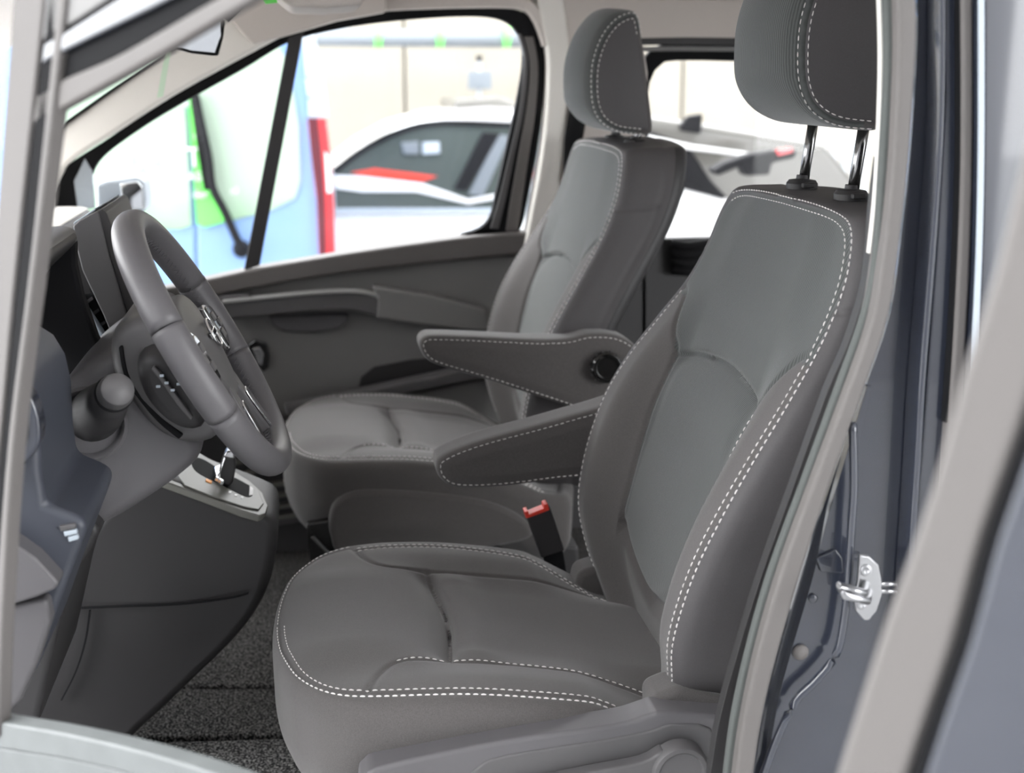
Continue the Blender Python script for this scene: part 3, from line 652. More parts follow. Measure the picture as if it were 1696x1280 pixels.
# main mass (continuous across the cabin)
slab('dash_body', [(-260, 372), (-20, 352), (70, 346), (148, 346), (152, 372), (120, 395), (95, 420), (112, 480), (150, 520), (190, 590), (205, 640), (150, 700), (60, 760), (-60, 800), (-300, 820)], 2.95, -1.0, M['plasticd'], db, .015, 3)
slab('dash_top_reflection', [(-260, 362), (-20, 346), (60, 343), (136, 342), (148, 350), (148, 360), (60, 362), (-20, 370), (-260, 382)], 2.96, -.9, M['cream'], db, .006, 3)  # cream colour stands for the whitish reflection on the dark dash top
dsl('centre_stack', [(112, 500), (110, 420), (132, 396), (146, 420), (156, 488), (200, 590), (190, 640), (170, 700), (60, 740), (60, 560)], 1.975, .25, M['plasticd'], .006)
dsl('instrument_hood', [(20, 402), (60, 384), (98, 378), (124, 384), (128, 398), (110, 418), (88, 440), (66, 476), (52, 520), (40, 560), (0, 560), (-60, 480)], 1.84, -.34, M['plasticd'], .008, 3)
strip('hood_lip', [(48, 470), (62, 440), (84, 412), (104, 398), (120, 392)], [(56, 482), (70, 452), (92, 424), (110, 410), (127, 400)], 1.82, .02, M['plasticg'], db, .003)
dsl('hood_cover', [(30, 402), (60, 381), (98, 374), (120, 378), (126, 390), (104, 394), (80, 404), (58, 428), (40, 440)], 1.845, -.35, M['plasticg'], .006, 3)
dsl('instrument_panel', [(-80, 400), (50, 412), (112, 392), (124, 400), (124, 440), (136, 492), (160, 560), (185, 610), (130, 690), (60, 720), (-120, 720)], 1.82, .03, M['black'], .006)
# centre vent with silver surround
vt = dsl('centre_vent', [(138, 488), (156, 486), (200, 584), (188, 596)], 1.97, .2, M['black'], .002)
for k in range(5):
    t = k/4; prism('vent_slat', [at(140+40*t, 500+80*t, y=1.966), at(152+42*t, 492+78*t, y=1.966), at(154+42*t, 496+78*t, y=1.966), at(141+40*t, 506+80*t, y=1.966)], (0, .1, 0), M['plasticg'], vt)
strip('vent_trim', [(112, 492), (128, 492), (150, 520), (185, 575), (196, 592)], [(110, 500), (122, 503), (143, 532), (176, 586), (188, 600)], 1.95, .02, M['silver'], db, .002)
# touch screen block
scr = thing('touch_screen', 'thick dark tablet style touch screen standing on the dash behind the steering wheel', 'screen')
slab('screen_housing', [(121, 374), (132, 364), (158, 350), (164, 352), (180, 420), (222, 560), (198, 586), (170, 520), (136, 448), (124, 400)], 1.93, .25, M['plastic'], scr, .004)
prism('screen_bezel', [at(160, 351, y=1.932), at(168, 346, y=1.932), at(176, 352, y=1.932), at(238, 524, y=1.932), at(236, 548, y=1.932), at(222, 562, y=1.932)], (0, .245, 0), M['plasticd'], scr, .002)
pf_ = [at(174, 356, y=1.95), at(235, 525, y=1.95), at(235, 525, y=1.95)+Vector((0, .21, 0)), at(174, 356, y=1.95)+Vector((0, .21, 0))]
prism('screen_glass', pf_, (.003, 0, .0015), M['gloss'], scr)
prism('housing_top', [at(122, 372, y=1.935), at(158, 348, y=1.935), at(160, 349, y=1.935)+Vector((0, .24, 0)), at(124, 374, y=1.935)+Vector((0, .24, 0))], (0, 0, .003), M['silver'], scr, .001)
# column cover and knee panel
def cpil(name, px, y, t, m, crown=.012, step=.006, cen=None):
    q = sm([(at(a, b, y=y).x, at(a, b, y=y).z) for a, b in px], 5, True); c_ = np.mean(np.array(q), 0)
    w = .0; pl = Pillow(q, lambda u, v: t/2+crown*np.exp(-(((u-c_[0])/.08)**2+((v-c_[1])/.08)**2)), [(.006, .003), (.011, .009), (.014, .018), (.015, .03)]+[(.015, .03+(t-.03)*i/6) for i in range(1, 7)],
                        lambda X: np.c_[X[:, 0], y+t/2-X[:, 2], X[:, 1]], step=step, centre=c_).build()
    return pl.parts(np.array(['a']*len(pl.Fc)), dict(a=(name, m)), db)['a']
cpil('knee_panel', [(95, 690), (120, 650), (170, 610), (210, 600), (232, 640), (262, 690), (312, 742), (285, 775), (235, 810), (180, 845), (140, 858), (105, 835), (95, 790), (100, 740)], 1.60, .3, M['plasticg'], .02)
cpil('column_cover', [(205, 560), (240, 540), (262, 548), (300, 590), (330, 640), (350, 690), (340, 715), (300, 715), (262, 690), (228, 645), (206, 610)], 1.575, .18, M['plastic'], .012)
strip('column_shadow_gap', [(196, 575), (206, 625), (232, 665), (262, 700), (296, 728)], [(203, 572), (213, 620), (240, 660), (270, 694), (304, 720)], 1.565, .02, M['black'], db, .002)
dsl('column_top', [(212, 540), (232, 520), (250, 522), (262, 545), (240, 560), (210, 568)], 1.60, .1, M['plasticd'], .006)
cpil('stalk_pod', [(245, 610), (256, 598), (280, 610), (310, 650), (322, 690), (312, 696), (285, 682), (258, 650)], 1.535, .04, M['plasticd'], .006, .004)
strip('paddle', [(255, 606), (275, 630), (300, 665), (320, 692)], [(250, 612), (270, 638), (294, 672), (316, 697)], 1.515, .012, M['plastic'], db, .002)
for a, b in ((268, 622), (276, 634), (262, 640), (286, 646), (296, 636), (302, 628)): box('stalk_mark', at(a, b, y=1.512), (.005, .002, .003), M['silver'], db, .0005)
for a, b in ((224, 534), (232, 532), (226, 545), (208, 560)): box('stalk_mark', at(a, b, y=1.585), (.004, .002, .002), M['white'], db, .0005)
# indicator stalk pointing towards the camera
c0_ = at(152, 692, y=1.60); c1_ = at(192, 648, y=1.48)
ax = (c1_-c0_).normalized()
lathe('stalk_collar', [(.046, -.005), (.048, .002), (.044, .006), (.040, .002), (.036, -.012)], c0_+Vector((0, -.03, 0)), (0.05, -1, .05), M['plasticg'], db, 36)
tube('stalk', [c0_, c0_+ax*.05, c0_+ax*.09, c1_], [.034, .031, .026, .019], M['plasticd'], db, 24)
lathe('stalk_end', [(.0205, -.012), (.021, 0), (.019, .010), (.013, .015), (.004, .017)], c1_, ax, M['plastic'], db, 28)
lathe('stalk_ring', [(.0215, -.016), (.0225, -.013), (.0225, -.010), (.0205, -.009)], c1_, ax, M['black'], db, 28)
# driver's end of the dash (near, blue reflection put into its colour)
dsl('dash_end_panel', [(-80, 560), (-10, 590), (30, 615), (52, 650), (64, 700), (68, 780), (76, 835), (118, 852), (146, 866), (140, 890), (95, 1010), (60, 1110), (0, 1200), (-120, 1200)], 1.32, .20, M['bluereflect'], .01)
vr = dsl('side_vent', [(0, 640), (25, 632), (50, 655), (64, 690), (66, 730), (50, 760), (20, 785), (-20, 795), (-40, 700)], 1.30, .03, M['paint'], .006, 3)
slab('vent_core', [(0, 670), (20, 662), (40, 690), (46, 720), (34, 742), (0, 758), (-20, 710)], 1.296, .02, M['black'], vr, .003, 3)
dsl('fuse_cover', [(-60, 885), (10, 890), (60, 925), (98, 966), (92, 976), (60, 990), (0, 1008), (-60, 1015)], 1.29, .05, M['plasticg'], .006)
dsl('kick_panel', [(-60, 1015), (0, 1008), (78, 992), (84, 1030), (62, 1100), (35, 1160), (0, 1195), (-60, 1220)], 1.30, .05, M['plasticg'], .006)
for k in range(3): slab('trim_switch', [(98+7*k, 872+9*k), (124+2*k, 868+9*k), (126+2*k, 875+9*k), (100+7*k, 880+9*k)], 1.315, .01, M['silver' if k else 'plastic'], db, .001)
dsl('dark_lower_side', [(84, 800), (150, 860), (168, 880), (120, 960), (95, 1050), (60, 1210), (-40, 1240), (30, 1060)], 1.56, .3, M['plasticd'], .01)
# centre console
con = cpil('centre_console', [(262, 808), (330, 828), (428, 864), (443, 880), (440, 930), (422, 990), (380, 1050), (310, 1120), (230, 1195), (170, 1240), (60, 1240), (80, 1100), (120, 960), (170, 870), (215, 835)], 1.93, .17, M['plasticd'], .006, .01)
V = []
strip('console_seam', [(95, 1008), (200, 1004), (300, 1000), (380, 990), (412, 982)], [(95, 1010), (200, 1006), (300, 1002), (380, 992), (411, 984)], 1.918, .006, M['black'], db)
strip('console_seam', [(147, 1012), (140, 1060), (125, 1110), (100, 1160)], [(150, 1012), (143, 1060), (128, 1110), (103, 1160)], 1.918, .006, M['black'], db)
# gear plate: near edge at y 1.93, far edge at y 2.09
def gp(px, py): # point on the slanting plate plane through three anchors
    return None
pa_, pb_, pc_ = at(270, 795, y=1.93), at(436, 852, y=1.93), at(303, 742, y=2.09)
gn = (pb_-pa_).cross(pc_-pa_).normalized()
if gn.z < 0: gn = -gn
def gpl(px, py, h=0):
    r = Vector(ray(px, py)); c = Vector((0, 0, CZ)); q = pa_+gn*h; t = (q-c).dot(gn)/r.dot(gn); return c+r*t
def gsl(name, px, h0, h1, m, bevel=.0015, smooth=0, parent=None):
    if smooth: px = sm(px, smooth, True)
    return prism(name, [gpl(a, b)+gn*h0 for a, b in px], tuple(gn*(h1-h0)), m, parent or db, bevel)
gb = gsl('gear_plate', [(270, 796), (286, 768), (303, 741), (318, 742), (345, 758), (380, 775), (414, 796), (436, 816), (445, 838), (441, 850), (431, 854), (400, 845), (340, 822)], -.012, 0, M['plate'], .003, 0)
gsl('gear_plate_inset', [(293, 790), (300, 750), (318, 752), (360, 772), (405, 798), (427, 815), (436, 836), (428, 846), (405, 842), (350, 824), (305, 806)], 0, .003, M['plate'], .0015, 0, gb)
gsl('gear_slot', [(317, 765), (325, 761), (340, 766), (372, 786), (410, 806), (417, 818), (412, 826), (398, 822), (366, 806), (330, 788), (318, 776)], .003, .0036, M['black'], 0, 3, gb)
gsl('slot_light', [(412, 808), (418, 812), (417, 824), (411, 824)], .0036, .0048, M['white'], .0005, 0, gb)
gsl('gear_mark', [(340, 796), (350, 800), (349, 804), (339, 800)], .003, .0045, M['orange'], .0003, 0, gb)
for k, (a, b) in enumerate(((378, 816), (388, 821), (398, 825))): gsl('gear_mark', [(a, b), (a+4, b+1), (a+3, b+4), (a-1, b+3)], .003, .0038, M['white'], 0, 0, gb)
gl = thing('gear_lever', 'black gear lever with chrome edges rising from the console plate', 'gear lever')
g0 = gpl(366, 802); 
prism('lever_collar', [gpl(350, 786)+gn*.004, gpl(362, 780)+gn*.004, gpl(376, 800)+gn*.004, gpl(366, 810)+gn*.004, gpl(352, 800)+gn*.004], tuple(gn*.012), M['chrome'], gl, .003)
yk = g0.y
slab('lever_grip', [(366, 800), (362, 780), (371, 752), (378, 747), (388, 750), (391, 772), (386, 800), (378, 807)], yk-.012, .026, M['plasticd'], gl, .004)
slab('lever_cap', [(370, 756), (374, 748), (381, 746), (388, 749), (389, 760), (380, 760)], yk-.015, .03, M['steel'], gl, .003)
slab('lever_edge', [(360, 798), (365, 778), (371, 757), (374, 758), (366, 782), (364, 802)], yk-.014, .005, M['chrome'], gl, .001)

# ------------------------------------------------------------ rear view mirror with tag
rv = thing('interior_mirror', 'rear view mirror with dark rim and bright glass, hanging before the windscreen', 'mirror')
slab('mirror_housing', [(282, 60), (310, 42), (366, 28), (371, 36), (368, 62), (360, 92), (350, 92), (315, 88), (288, 80)], 2.30, .03, M['black'], rv, .003)
prism('mirror_glass', [at(285, 62, y=2.296), at(312, 45, y=2.296), at(364, 32, y=2.296), at(366, 58, y=2.296), at(356, 88, y=2.296), at(316, 84, y=2.296), at(290, 76, y=2.296)], (0, .003, 0), M['mirror'], rv, .001)
tube('mirror_stem', [at(372, 30, y=2.33), at(392, 10, y=2.33), at(415, -20, y=2.33)], .009, M['black'], rv)
tg = slab('hanging_tag', [(274, 84), (283, 84), (270, 160), (260, 162)], 2.6, .002, M['tag'])
tg['label'] = 'narrow pale green paper tag hanging beside the rear view mirror'; tg['category'] = 'tag'

# ------------------------------------------------------------ far passenger door
fd = thing('passenger_door', 'closed far front door with dark grey panel and large window, beyond the passenger seat', 'car door')
YF = 3.0
inner = [(152, 346), (150, 300), (168, 262), (230, 215), (300, 172), (400, 116), (478, 70), (560, 48), (650, 35), (760, 27), (825, 31), (856, 52), (867, 92), (858, 160), (838, 250), (822, 320), (812, 360), (792, 380), (762, 388)]
outer = [(86, 346), (85, 316), (106, 278), (190, 222), (262, 170), (380, 104), (470, 58), (560, 30), (650, 18), (760, 10), (845, 14), (882, 30), (902, 80), (900, 170), (888, 260), (872, 340), (866, 370), (860, 384), (856, 388)]
strip('window_frame', outer, inner, YF, .03, M['black'], fd, .004)
strip('frame_sash', [(868, 60), (878, 110), (872, 180), (858, 260), (846, 330), (838, 384)], [(884, 60), (892, 110), (888, 180), (876, 260), (866, 330), (858, 384)], YF-.006, .02, M['seal'], fd, .003)
strip('window_channel', [(858, 56), (868, 100), (860, 180), (842, 262), (826, 330), (812, 378)], [(864, 56), (875, 104), (868, 180), (852, 262), (838, 330), (826, 380)], YF-.004, .02, M['plastic'], fd, .002)
slab('window_glass', [(152, 346)]+inner[1:]+[(700, 402), (500, 432), (345, 462), (250, 480), (152, 470)], YF+.035, .004, M['glass'], fd)
slab('quarter_divider', [(128, 345), (122, 300), (140, 262), (152, 282), (156, 346)], YF-.004, .02, M['silver'], fd, .003)
strp = slab('slanted_band', [(478, 62), (503, 52), (430, 440), (404, 448)], YF-.012, .006, M['plasticd'], fd, .002); lab(strp, 'slanted dark band crossing the window')
belt = [(250, 482), (345, 462), (420, 446), (500, 432), (600, 416), (700, 402), (780, 392), (880, 384)]
belt2 = [(250, 510), (345, 492), (420, 478), (500, 463), (600, 449), (700, 437), (780, 429), (880, 420)]
strip('belt_cap', belt, belt2, YF-.03, .07, M['seal'], fd, .008)
slab('door_panel', [(200, 520), (345, 490), (500, 460), (700, 434), (900, 418), (960, 700), (940, 900), (200, 960)], YF-.005, .04, M['doorp'], fd, .006)
strip('armrest_rail', [(365, 500), (430, 494), (500, 487), (560, 483), (600, 484), (630, 493)], [(378, 530), (450, 523), (520, 516), (570, 515), (600, 519), (630, 527)], YF-.06, .06, M['plastic'], fd, .007)
strip('rail_highlight', [(368, 498), (430, 492), (500, 485), (560, 481), (600, 482), (628, 489)], [(368, 503), (430, 497), (500, 490), (560, 486), (600, 487), (629, 495)], YF-.066, .03, M['satin'], fd, .002)  # highlight along the armrest rail, painted as a pale strip
slab('window_switch', [(362, 492), (412, 488), (416, 494), (364, 500)], YF-.05, .03, M['plasticg'], fd, .002)
slab('pull_handle', [(618, 476), (640, 478), (720, 491), (806, 514), (812, 548), (770, 546), (700, 538), (624, 527), (626, 500)], YF-.065, .06, M['doorp'], fd, .006)
slab('handle_pocket', [(444, 524), (576, 520), (578, 532), (560, 545), (520, 551), (470, 549), (452, 540)], YF-.02, .02, M['plasticg'], fd, .005)
hb = slab('release_bezel', [(412, 570), (422, 563), (440, 570), (446, 590), (444, 610), (436, 616), (420, 600), (410, 590)], YF-.02, .02, M['gloss'], fd, .003)
slab('release_lever', [(418, 577), (430, 575), (437, 586), (434, 606), (428, 602), (424, 590)], YF-.028, .01, M['chrome'], hb, .002)
cpx = [(470, 672), (560, 655), (680, 630), (800, 604), (900, 584)]
cpx2 = [(475, 690), (560, 676), (680, 652), (800, 628), (900, 608)]
strip('pocket_rim', cpx, cpx2, YF-.09, .05, M['plastic'], fd, .008)
slab('pocket_front', [(480, 688), (700, 650), (900, 606), (900, 780), (480, 800)], YF-.07, .02, M['doorp'], fd, .004)
slab('pocket_recess', [(594, 642), (598, 625), (620, 608), (680, 596), (760, 590), (800, 588), (800, 604), (700, 626), (604, 646)], YF-.012, .01, M['plasticd'], fd, .002)
slab('door_foot', [(300, 700), (560, 700), (560, 925), (300, 945)], YF-.06, .03, M['plasticd'], fd, .004)
for k, (x0, x1, y0) in enumerate(((388, 418, 760), (408, 440, 776), (430, 495, 798), (448, 500, 815), (456, 504, 833), (448, 508, 851))):
    rb = prism('kick_rib', [at(x0, y0+5, y=YF-.075), at(x1, y0-4, y=YF-.075), at(x1+4, y0+3, y=YF-.075), at(x0-8, y0+13, y=YF-.075)], (0, .02, 0), M['plate'], fd, .001)
slab('door_foot_ledge', [(300, 885), (520, 852), (520, 862), (300, 895)], YF-.065, .01, M['plastic'], fd, .002)
# outside mirror
em = slab('outside_mirror', [(158, 304), (178, 298), (226, 292), (238, 300), (242, 330), (240, 352), (160, 372)], YF+.10, .12, M['silver'], fd, .01)
slab('mirror_glass', [(198, 304), (228, 300), (236, 310), (238, 345), (205, 350)], YF+.095, .006, M['mirror'], em, .003)

# ------------------------------------------------------------ far body: pillars, roof lining, rear side window, windscreen
strip('front_pillar_trim', [(60, 240), (150, 176), (275, 88), (345, 40), (420, -40)], [(82, 330), (106, 276), (190, 220), (300, 150), (475, 55)], YF-.05, .06, M['cream'], van, .01)
slab('pillar_foot', [(60, 238), (90, 240), (105, 280), (84, 320), (84, 350), (40, 350)], YF-.045, .05, M['cream'], van, .008)
strip('windscreen_seal', [(40, 248), (88, 215), (180, 150), (275, 85), (330, 46), (400, -20)], [(40, 254), (88, 221), (180, 155), (275, 90), (333, 50), (404, -18)], YF-.06, .02, M['black'], van, .002)
strip('centre_pillar_trim', [(884, -30), (898, 40), (908, 100), (904, 200), (890, 300), (862, 440)], [(930, -30), (940, 40), (944, 100), (940, 200), (930, 300), (920, 440)], YF-.04, .06, M['cream'], van, .008)
slab('centre_pillar_panel', [(920, 30), (1062, 50), (1074, 120), (1068, 200), (1075, 405), (880, 405), (930, 300), (942, 100)], YF-.01, .05, M['liner'], van, .008)
slab('centre_pillar_lower_panel', [(880, 406), (1075, 406), (1075, 950), (860, 950)], YF-.01, .05, M['plasticd'], van, .008)
tube('belt_webbing', [at(968, 120, y=YF-.05), at(950, 230, y=YF-.05), at(945, 330, y=YF-.05), at(930, 480, y=YF-.05)], .022, M['black'], van, 8, flat=.15, up=(0, 1, 0))
# rear side window frame
win_o = [(1062, 420), (1060, 200), (1060, 120), (1080, 82), (1130, 70), (1300, 72), (1560, 78)]
win_i = [(1076, 420), (1074, 200), (1076, 140), (1094, 108), (1130, 100), (1300, 103), (1560, 106)]
rd = thing('rear_side_door', 'far rear side door with large window, dark frame and door trim behind the headrests', 'car door')
strip('window_frame', win_o, win_i, YF, .03, M['black'], rd, .004)
strip('frame_rail', [(1040, 62), (1130, 60), (1300, 62), (1560, 66)], [(1040, 76), (1130, 74), (1300, 76), (1560, 80)], YF-.03, .03, M['plasticd'], rd, .004)
strip('frame_ledge', [(1050, 78), (1130, 76), (1300, 78), (1560, 82)], [(1050, 86), (1130, 84), (1300, 86), (1560, 90)], YF-.02, .02, M['doorp'], rd, .003)
slab('window_glass', [(1070, 95), (1560, 100), (1560, 420), (1070, 400)], YF+.035, .004, M['glass'], rd)
slab('door_trim', [(1060, 396), (1700, 380), (1700, 980), (1060, 980)], YF-.01, .04, M['plasticd'], rd, .006)
for k in range(4): tube('trim_fold', [at(1112, 404+14*k, y=YF-.03), at(1140, 408+14*k, y=YF-.04), at(1180, 400+14*k, y=YF-.03)], .012, M['black'], rd, 10)
# ceiling: curved from the far door top towards the camera side
NX, NY = 30, 24; V = []; Fc = []
for i in range(NX+1):
    X = -.75+3.6*i/NX
    for j in range(NY+1):
        Y = 1.16+(3.02-1.16)*j/NY; q = (Y-2.09)/.93
        drop = .055*abs(q)**4 + .30*max(0, (-.2-X))**1.3
        V.append((X, Y, 1.835-drop)); 
for i in range(NX):
    for j in range(NY):
        a = i*(NY+1)+j; Fc.append((a, a+1, a+NY+2, a+NY+1))
nb = len(V); V += [(x, y, z+.03) for x, y, z in V]; Fc += [tuple(nb+q for q in reversed(f)) for f in Fc[:NX*NY]]
ce = mesh('ceiling', V, Fc, M['liner'], None, smooth=True); ce['kind'] = 'structure'
strip('roof_rail_trim', [(375, 20), (430, 40), (520, 15), (650, -8), (850, -6), (890, 10), (908, 50)], [(420, 70), (470, 56), (560, 29), (650, 17), (845, 13), (882, 29), (902, 80)], YF-.035, .05, M['liner'], van, .006)
slab('roof_edge_trim', [(930, -40), (1700, -40), (1700, 70), (1215, 66), (1150, 65), (1060, 66), (945, 100), (935, 60)], YF-.03, .04, M['liner'], van, .006)
slab('header_trim', [(385, -30), (640, -30), (640, 20), (560, 34), (470, 60), (418, 74), (372, 24)], 2.93, .05, M['liner'], van, .006)
slab('roof_console', [(430, -30), (620, -30), (600, 8), (540, 14), (480, 12)], 2.3, .25, M['liner'], van, .008)
# visor strap / grab handle recess
slab('visor_clip', [(430, -8), (455, -10), (460, 4), (440, 6)], 2.28, .02, M['green'], van, .002)
# windscreen: one sloping pane from the cowl to the roof
ws = [(-.95, 1.30, 1.12), (-.95, 2.90, 1.12), (-.30, 2.90, 1.78), (-.30, 1.30, 1.78)]
prism('windscreen', ws, (.003, 0, -.003), M['glass'], van)
# rear cabin closing panels and floor
box('rear_bulkhead', (2.9, 2.09, 1.2), (.04, 1.9, 1.4), M['plasticd'], van)
box('roof_skin', (1.05, 2.09, 1.90), (2.9, 1.9, .03), M['paint'], van, .01)
fl_ = box('floor', (.9, 2.09, .47), (4.0, 1.86, .06), M['carpet']); fl_['kind'] = 'structure'
# mat with steps, lying on the floor
mt = thing('floor_mat', 'speckled dark grey carpet mat in the footwell, with two raised cross joints', 'mat')
def matpiece(name, px, z, t): return prism(name, [at(a, b, z=z) for a, b in px], (0, 0, -t), M['carpet'], mt, .006)
matpiece('mat_section', [(300, 960), (560, 955), (560, 1134), (200, 1134)], .520, .018)
matpiece('mat_section', [(150, 1139), (560, 1139), (560, 1212), (150, 1224)], .516, .016)
matpiece('mat_section', [(100, 1232), (560, 1219), (560, 1420), (60, 1420)], .520, .018)
slab('far_sill', [(300, 960), (520, 928), (560, 922), (560, 945), (520, 950), (300, 982)], YF-.09, .12, M['seal'], van, .006)
slab('far_sill_side', [(300, 980), (560, 943), (560, 1010), (300, 1040)], YF-.085, .1, M['plasticd'], van, .004)
cl = lathe('mat_clip', [(.010, 0), (.010, .004), (.006, .007), (.002, .008)], at(494, 1242, z=.53), (0, 0, 1), M['white'], None, 20)
cl['label'] = 'small round white clip on the carpet beside the near seat base'; cl['category'] = 'clip'

# ------------------------------------------------------------ outside
g = box('ground', (0, 8, -.05), (60, 60, .1), M['ground']); g['kind'] = 'structure'; g.name = 'floor_showroom'
wl_ = bpy.data.objects.new('wall_far', None); COL.objects.link(wl_); wl_['kind'] = 'structure'
YW = 14.
x0 = at(-900, 300, y=YW).x; x1 = at(3000, 300, y=YW).x; npan = 9
for k in range(npan):
    a = x0+(x1-x0)*k/npan; b = x0+(x1-x0)*(k+1)/npan
    box('wall_panel', ((a+b)/2, YW+.1, 2.6), (b-a-.03, .12, 5.2), M['wallm'], wl_, .01)
box('wall_backing', ((x0+x1)/2, YW+.2, 2.6), (x1-x0, .08, 5.2), M['joint'], wl_)
rail = thing('ceiling_duct', 'dark horizontal duct with green clamps along the top of the far wall', 'duct')
p0, p1 = at(300, 60, y=13.2), at(1000, 66, y=13.2)
tube('duct_tube', [p0, p1], .085, M['tube'], rail, 20)
for a in (620, 722, 832): lathe('duct_clamp', [(.1, 0), (.1, .07)], at(a, 62, y=13.2), (1, 0, 0), M['green'], rail, 24)
# unseen walls and roof added to block light; open to daylight at the front
hb_ = box('wall_back_blocker', (-3.2, -4.0, 2.75), (13.6, .2, 5.5), M['blockwall']); hb_['kind'] = 'structure'  # unseen; cut short so the sliding door skin mirrors open sky
hr_ = box('wall_right_blocker', (13, 5, 2.75), (.2, 18, 5.5), M['blockwall']); hr_['kind'] = 'structure'
hc_ = box('ceiling_blocker', (6, .6, 5.6), (16, 9.4, .15), M['blockroof']); hc_['kind'] = 'structure'
# blue van seen from behind
bv = thing('parked_van', 'light blue van seen from behind with green and white film on its rear windows', 'van')
YV = 7.2
slab('van_shell', [(-260, -120), (440, -120), (500, 40), (512, 60), (528, 180), (545, 320), (556, 450), (560, 900), (-260, 900)], YV+.02, 2.6, M['vanblue'], bv, .06)
for nm_, pts in (('rear_door', [(-100, -60), (298, -60), (313, 200), (323, 380), (327, 860), (-100, 860)]), ('rear_door', [(302, -60), (470, -60), (500, 60), (520, 250), (535, 430), (535, 860), (331, 860), (327, 380), (316, 200)])):
    slab(nm_, pts, YV, .04, M['vanblue'], bv, .012)
slab('rear_window', [(60, 40), (296, 60), (310, 200), (318, 375), (300, 382), (100, 378), (60, 360)], YV-.012, .02, M['film'], bv, .01)
slab('rear_window', [(306, 50), (460, 70), (480, 110), (496, 210), (499, 300), (490, 330), (450, 350), (335, 378), (326, 372), (318, 200)], YV-.012, .02, M['film'], bv, .01)
slab('green_stripe', [(310, 155), (326, 155), (345, 300), (372, 340), (380, 364), (340, 376), (326, 370)], YV-.02, .008, M['green'], bv)
def vtext(s, px, py, size):
    Mx = Matrix.Translation(at(px, py, y=YV-.03)) @ Matrix.Rotation(math.pi/2, 4, 'X'); text('window_lettering', s, size, M['white'], Mx, bv, .002)
vtext('DE', 234, 268, .13); vtext('T', 321, 262, .15); vtext('AS', 322, 293, .07); vtext('der', 332, 322, .06); vtext('e', 309, 170, .07); vtext('nl', 388, 316, .06); vtext('s', 323, 225, .05)
tl = slab('tail_lamp', [(509, 196), (541, 196), (548, 260), (553, 330), (556, 424), (528, 424), (524, 330), (516, 265)], YV-.05, .08, M['lampred'], bv, .012)
slab('lamp_divider', [(510, 196), (526, 196), (532, 250), (538, 330), (540, 424), (529, 424), (524, 320), (516, 262)], YV-.056, .02, M['lampdark'], tl, .004)
slab('lamp_white_lens', [(538, 250), (546, 262), (551, 318), (542, 320)], YV-.056, .02, M['white'], tl, .004)
for q in ([(500, 56), (522, 60), (534, 126), (506, 128)], [(505, 130), (536, 127), (541, 161), (510, 162)], [(510, 164), (541, 163), (544, 194), (512, 195)]):
    slab('pillar_hinge_cover', q, YV-.05, .07, M['silver'], bv, .008)
wp = tube('wiper_arm', [at(a, b, y=YV-.08) for a, b in sm([(322, 152), (332, 200), (345, 260), (352, 310), (372, 350), (392, 395), (402, 412)], 5)], [.018]*0 or .024, M['cardark'], bv, 10)
tube('wiper_blade', [at(a, b, y=YV-.06) for a, b in ((318, 155), (330, 240), (342, 315))], .014, M['black'], bv, 8)
lathe('wiper_pivot', [(.05, 0), (.045, .05), (.03, .07)], at(400, 412, y=YV-.01), (0, -1, 0), M['cardark'], bv, 20)
# white hatchback
wc = thing('white_car', 'white hatchback parked behind the blue van, seen through the far front window', 'car')
YC = 9.9
slab('car_body', [(300, 640), (300, 350), (420, 300), (545, 282), (555, 276), (600, 242), (660, 210), (730, 190), (840, 182), (1000, 190), (1100, 215), (1180, 290), (1200, 640)], YC+.02, 1.6, M['carwhite'], wc, .05)
slab('side_windows', [(553, 284), (600, 250), (655, 222), (720, 206), (850, 210), (850, 300), (842, 345), (556, 345)], YC, .04, M['dimglass'], wc, .01)
strip('window_surround', [(548, 282), (600, 243), (660, 213), (730, 199), (860, 203)], [(556, 288), (604, 252), (664, 222), (732, 208), (860, 212)], YC-.02, .04, M['cardark'], wc, .005)
slab('door_pillar', [(752, 313), (772, 316), (830, 222), (800, 219)], YC-.02, .03, M['cardark'], wc, .004)
slab('rear_pillar', [(776, 322), (800, 326), (845, 226), (826, 222)], YC-.02, .03, M['tube'], wc, .004)
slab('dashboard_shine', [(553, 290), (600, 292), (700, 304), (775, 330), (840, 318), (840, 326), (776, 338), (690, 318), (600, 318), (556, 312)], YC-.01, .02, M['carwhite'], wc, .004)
slab('seat_red', [(580, 286), (620, 279), (725, 292), (700, 300), (640, 298)], YC-.005, .02, M['red'], wc, .004)
slab('car_mirror', [(664, 236), (694, 234), (694, 256), (668, 255)], YC-.02, .03, M['tube'], wc, .008)
slab('car_mirror_glass', [(700, 236), (728, 235), (729, 254), (700, 256)], YC-.02, .03, M['silver'], wc, .006)
slab('window_pillar', [(554, 345), (860, 345), (860, 352), (554, 352)], YC-.015, .03, M['silver'], wc, .003)
bx = thing('display_stand', 'small stand with dark and violet print beyond the white car', 'display')
slab('stand_board', [(775, 118), (815, 118), (815, 148), (775, 148)], 11.5, .03, M['tube'], bx, .005)
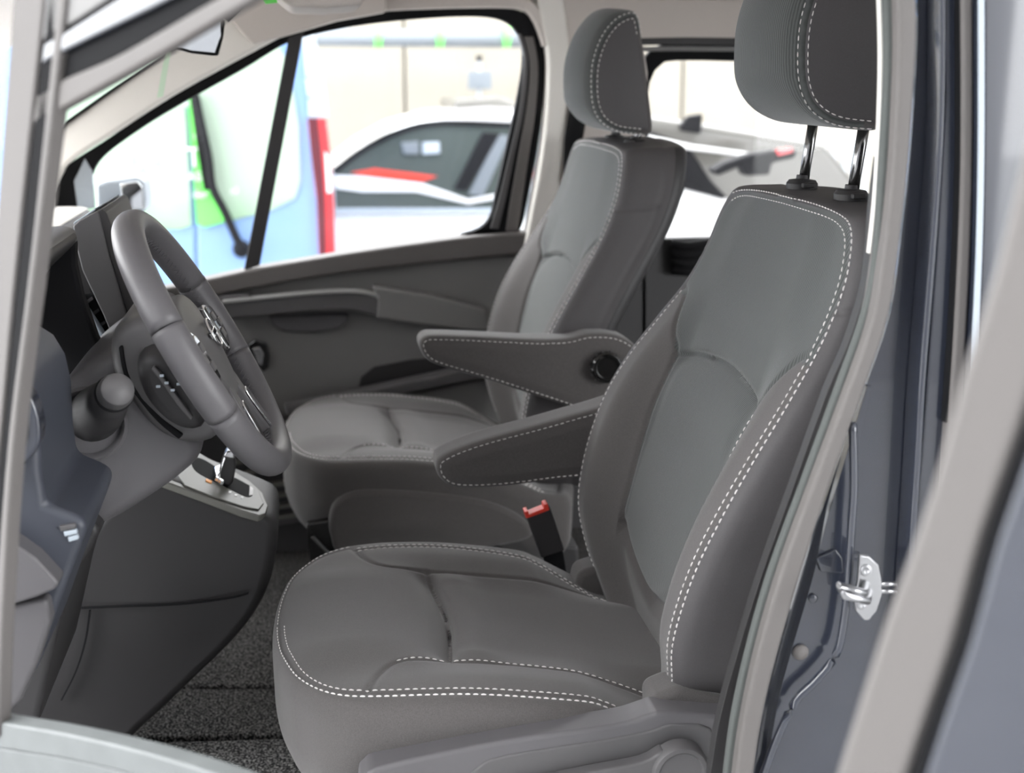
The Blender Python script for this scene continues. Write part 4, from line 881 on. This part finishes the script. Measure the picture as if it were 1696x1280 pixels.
slab('stand_head', [(788, 92), (800, 92), (797, 102), (791, 102)], 11.5, .03, M['cardark'], bx, .005)
slab('stand_post', [(791, 100), (797, 100), (797, 520), (791, 520)], 11.53, .03, M['silver'], bx, .005)
sc_ = slab('distant_car_roof', [(752, 182), (754, 164), (800, 162), (826, 160), (850, 168), (860, 182)], 11.0, 1.2, M['carsilver'], None, .03)
sc_['label'] = 'top of a pale car beyond the white hatchback'; sc_['category'] = 'car'
# silver car through the rear side window
gc = thing('silver_car', 'silver car with black shark fin aerial, seen through the far rear side window', 'car')
YG = 6.2
slab('car_body', [(960, 640), (960, 200), (1060, 190), (1120, 198), (1200, 210), (1300, 226), (1370, 236), (1420, 300), (1460, 400), (1500, 640)], YG+.02, 1.7, M['carsilver'], gc, .05)
slab('side_glass', [(1000, 212), (1070, 214), (1140, 240), (1180, 300), (1210, 332), (1120, 312), (1000, 300)], YG, .04, M['cardark'], gc, .02)
slab('roof_rail', [(1064, 222), (1150, 240), (1250, 254), (1246, 260), (1140, 248), (1064, 230)], YG-.02, .05, M['carwhite'], gc, .008)
slab('tailgate_panel', [(1125, 300), (1210, 330), (1260, 350), (1240, 640), (1100, 640), (1100, 310)], YG-.01, .05, M['carwhite'], gc, .03)
fin = slab('shark_fin', [(1128, 208), (1140, 192), (1165, 188), (1162, 222), (1128, 216)], YG-.01, .05, M['cardark'], gc, .012)
slab('spoiler', [(1180, 282), (1200, 270), (1240, 256), (1300, 246), (1322, 250), (1318, 262), (1280, 270), (1276, 290), (1236, 292), (1228, 276), (1190, 292)], YG-.4, .1, M['cardark'], gc, .015)
slab('spoiler_lamp', [(1288, 248), (1312, 244), (1314, 252), (1290, 258)], YG-.42, .05, M['lampred'], gc, .005)
slab('name_strip', [(1128, 303), (1200, 322), (1200, 330), (1130, 312)], YG-.03, .03, M['cardark'], gc, .004)
for k in range(4):
    pn = slab('wall_post', [(1382+16*k, 225), (1388+16*k, 225), (1388+16*k, 330), (1382+16*k, 330)], 13.0, .08, M['silver'], wl_, .005)
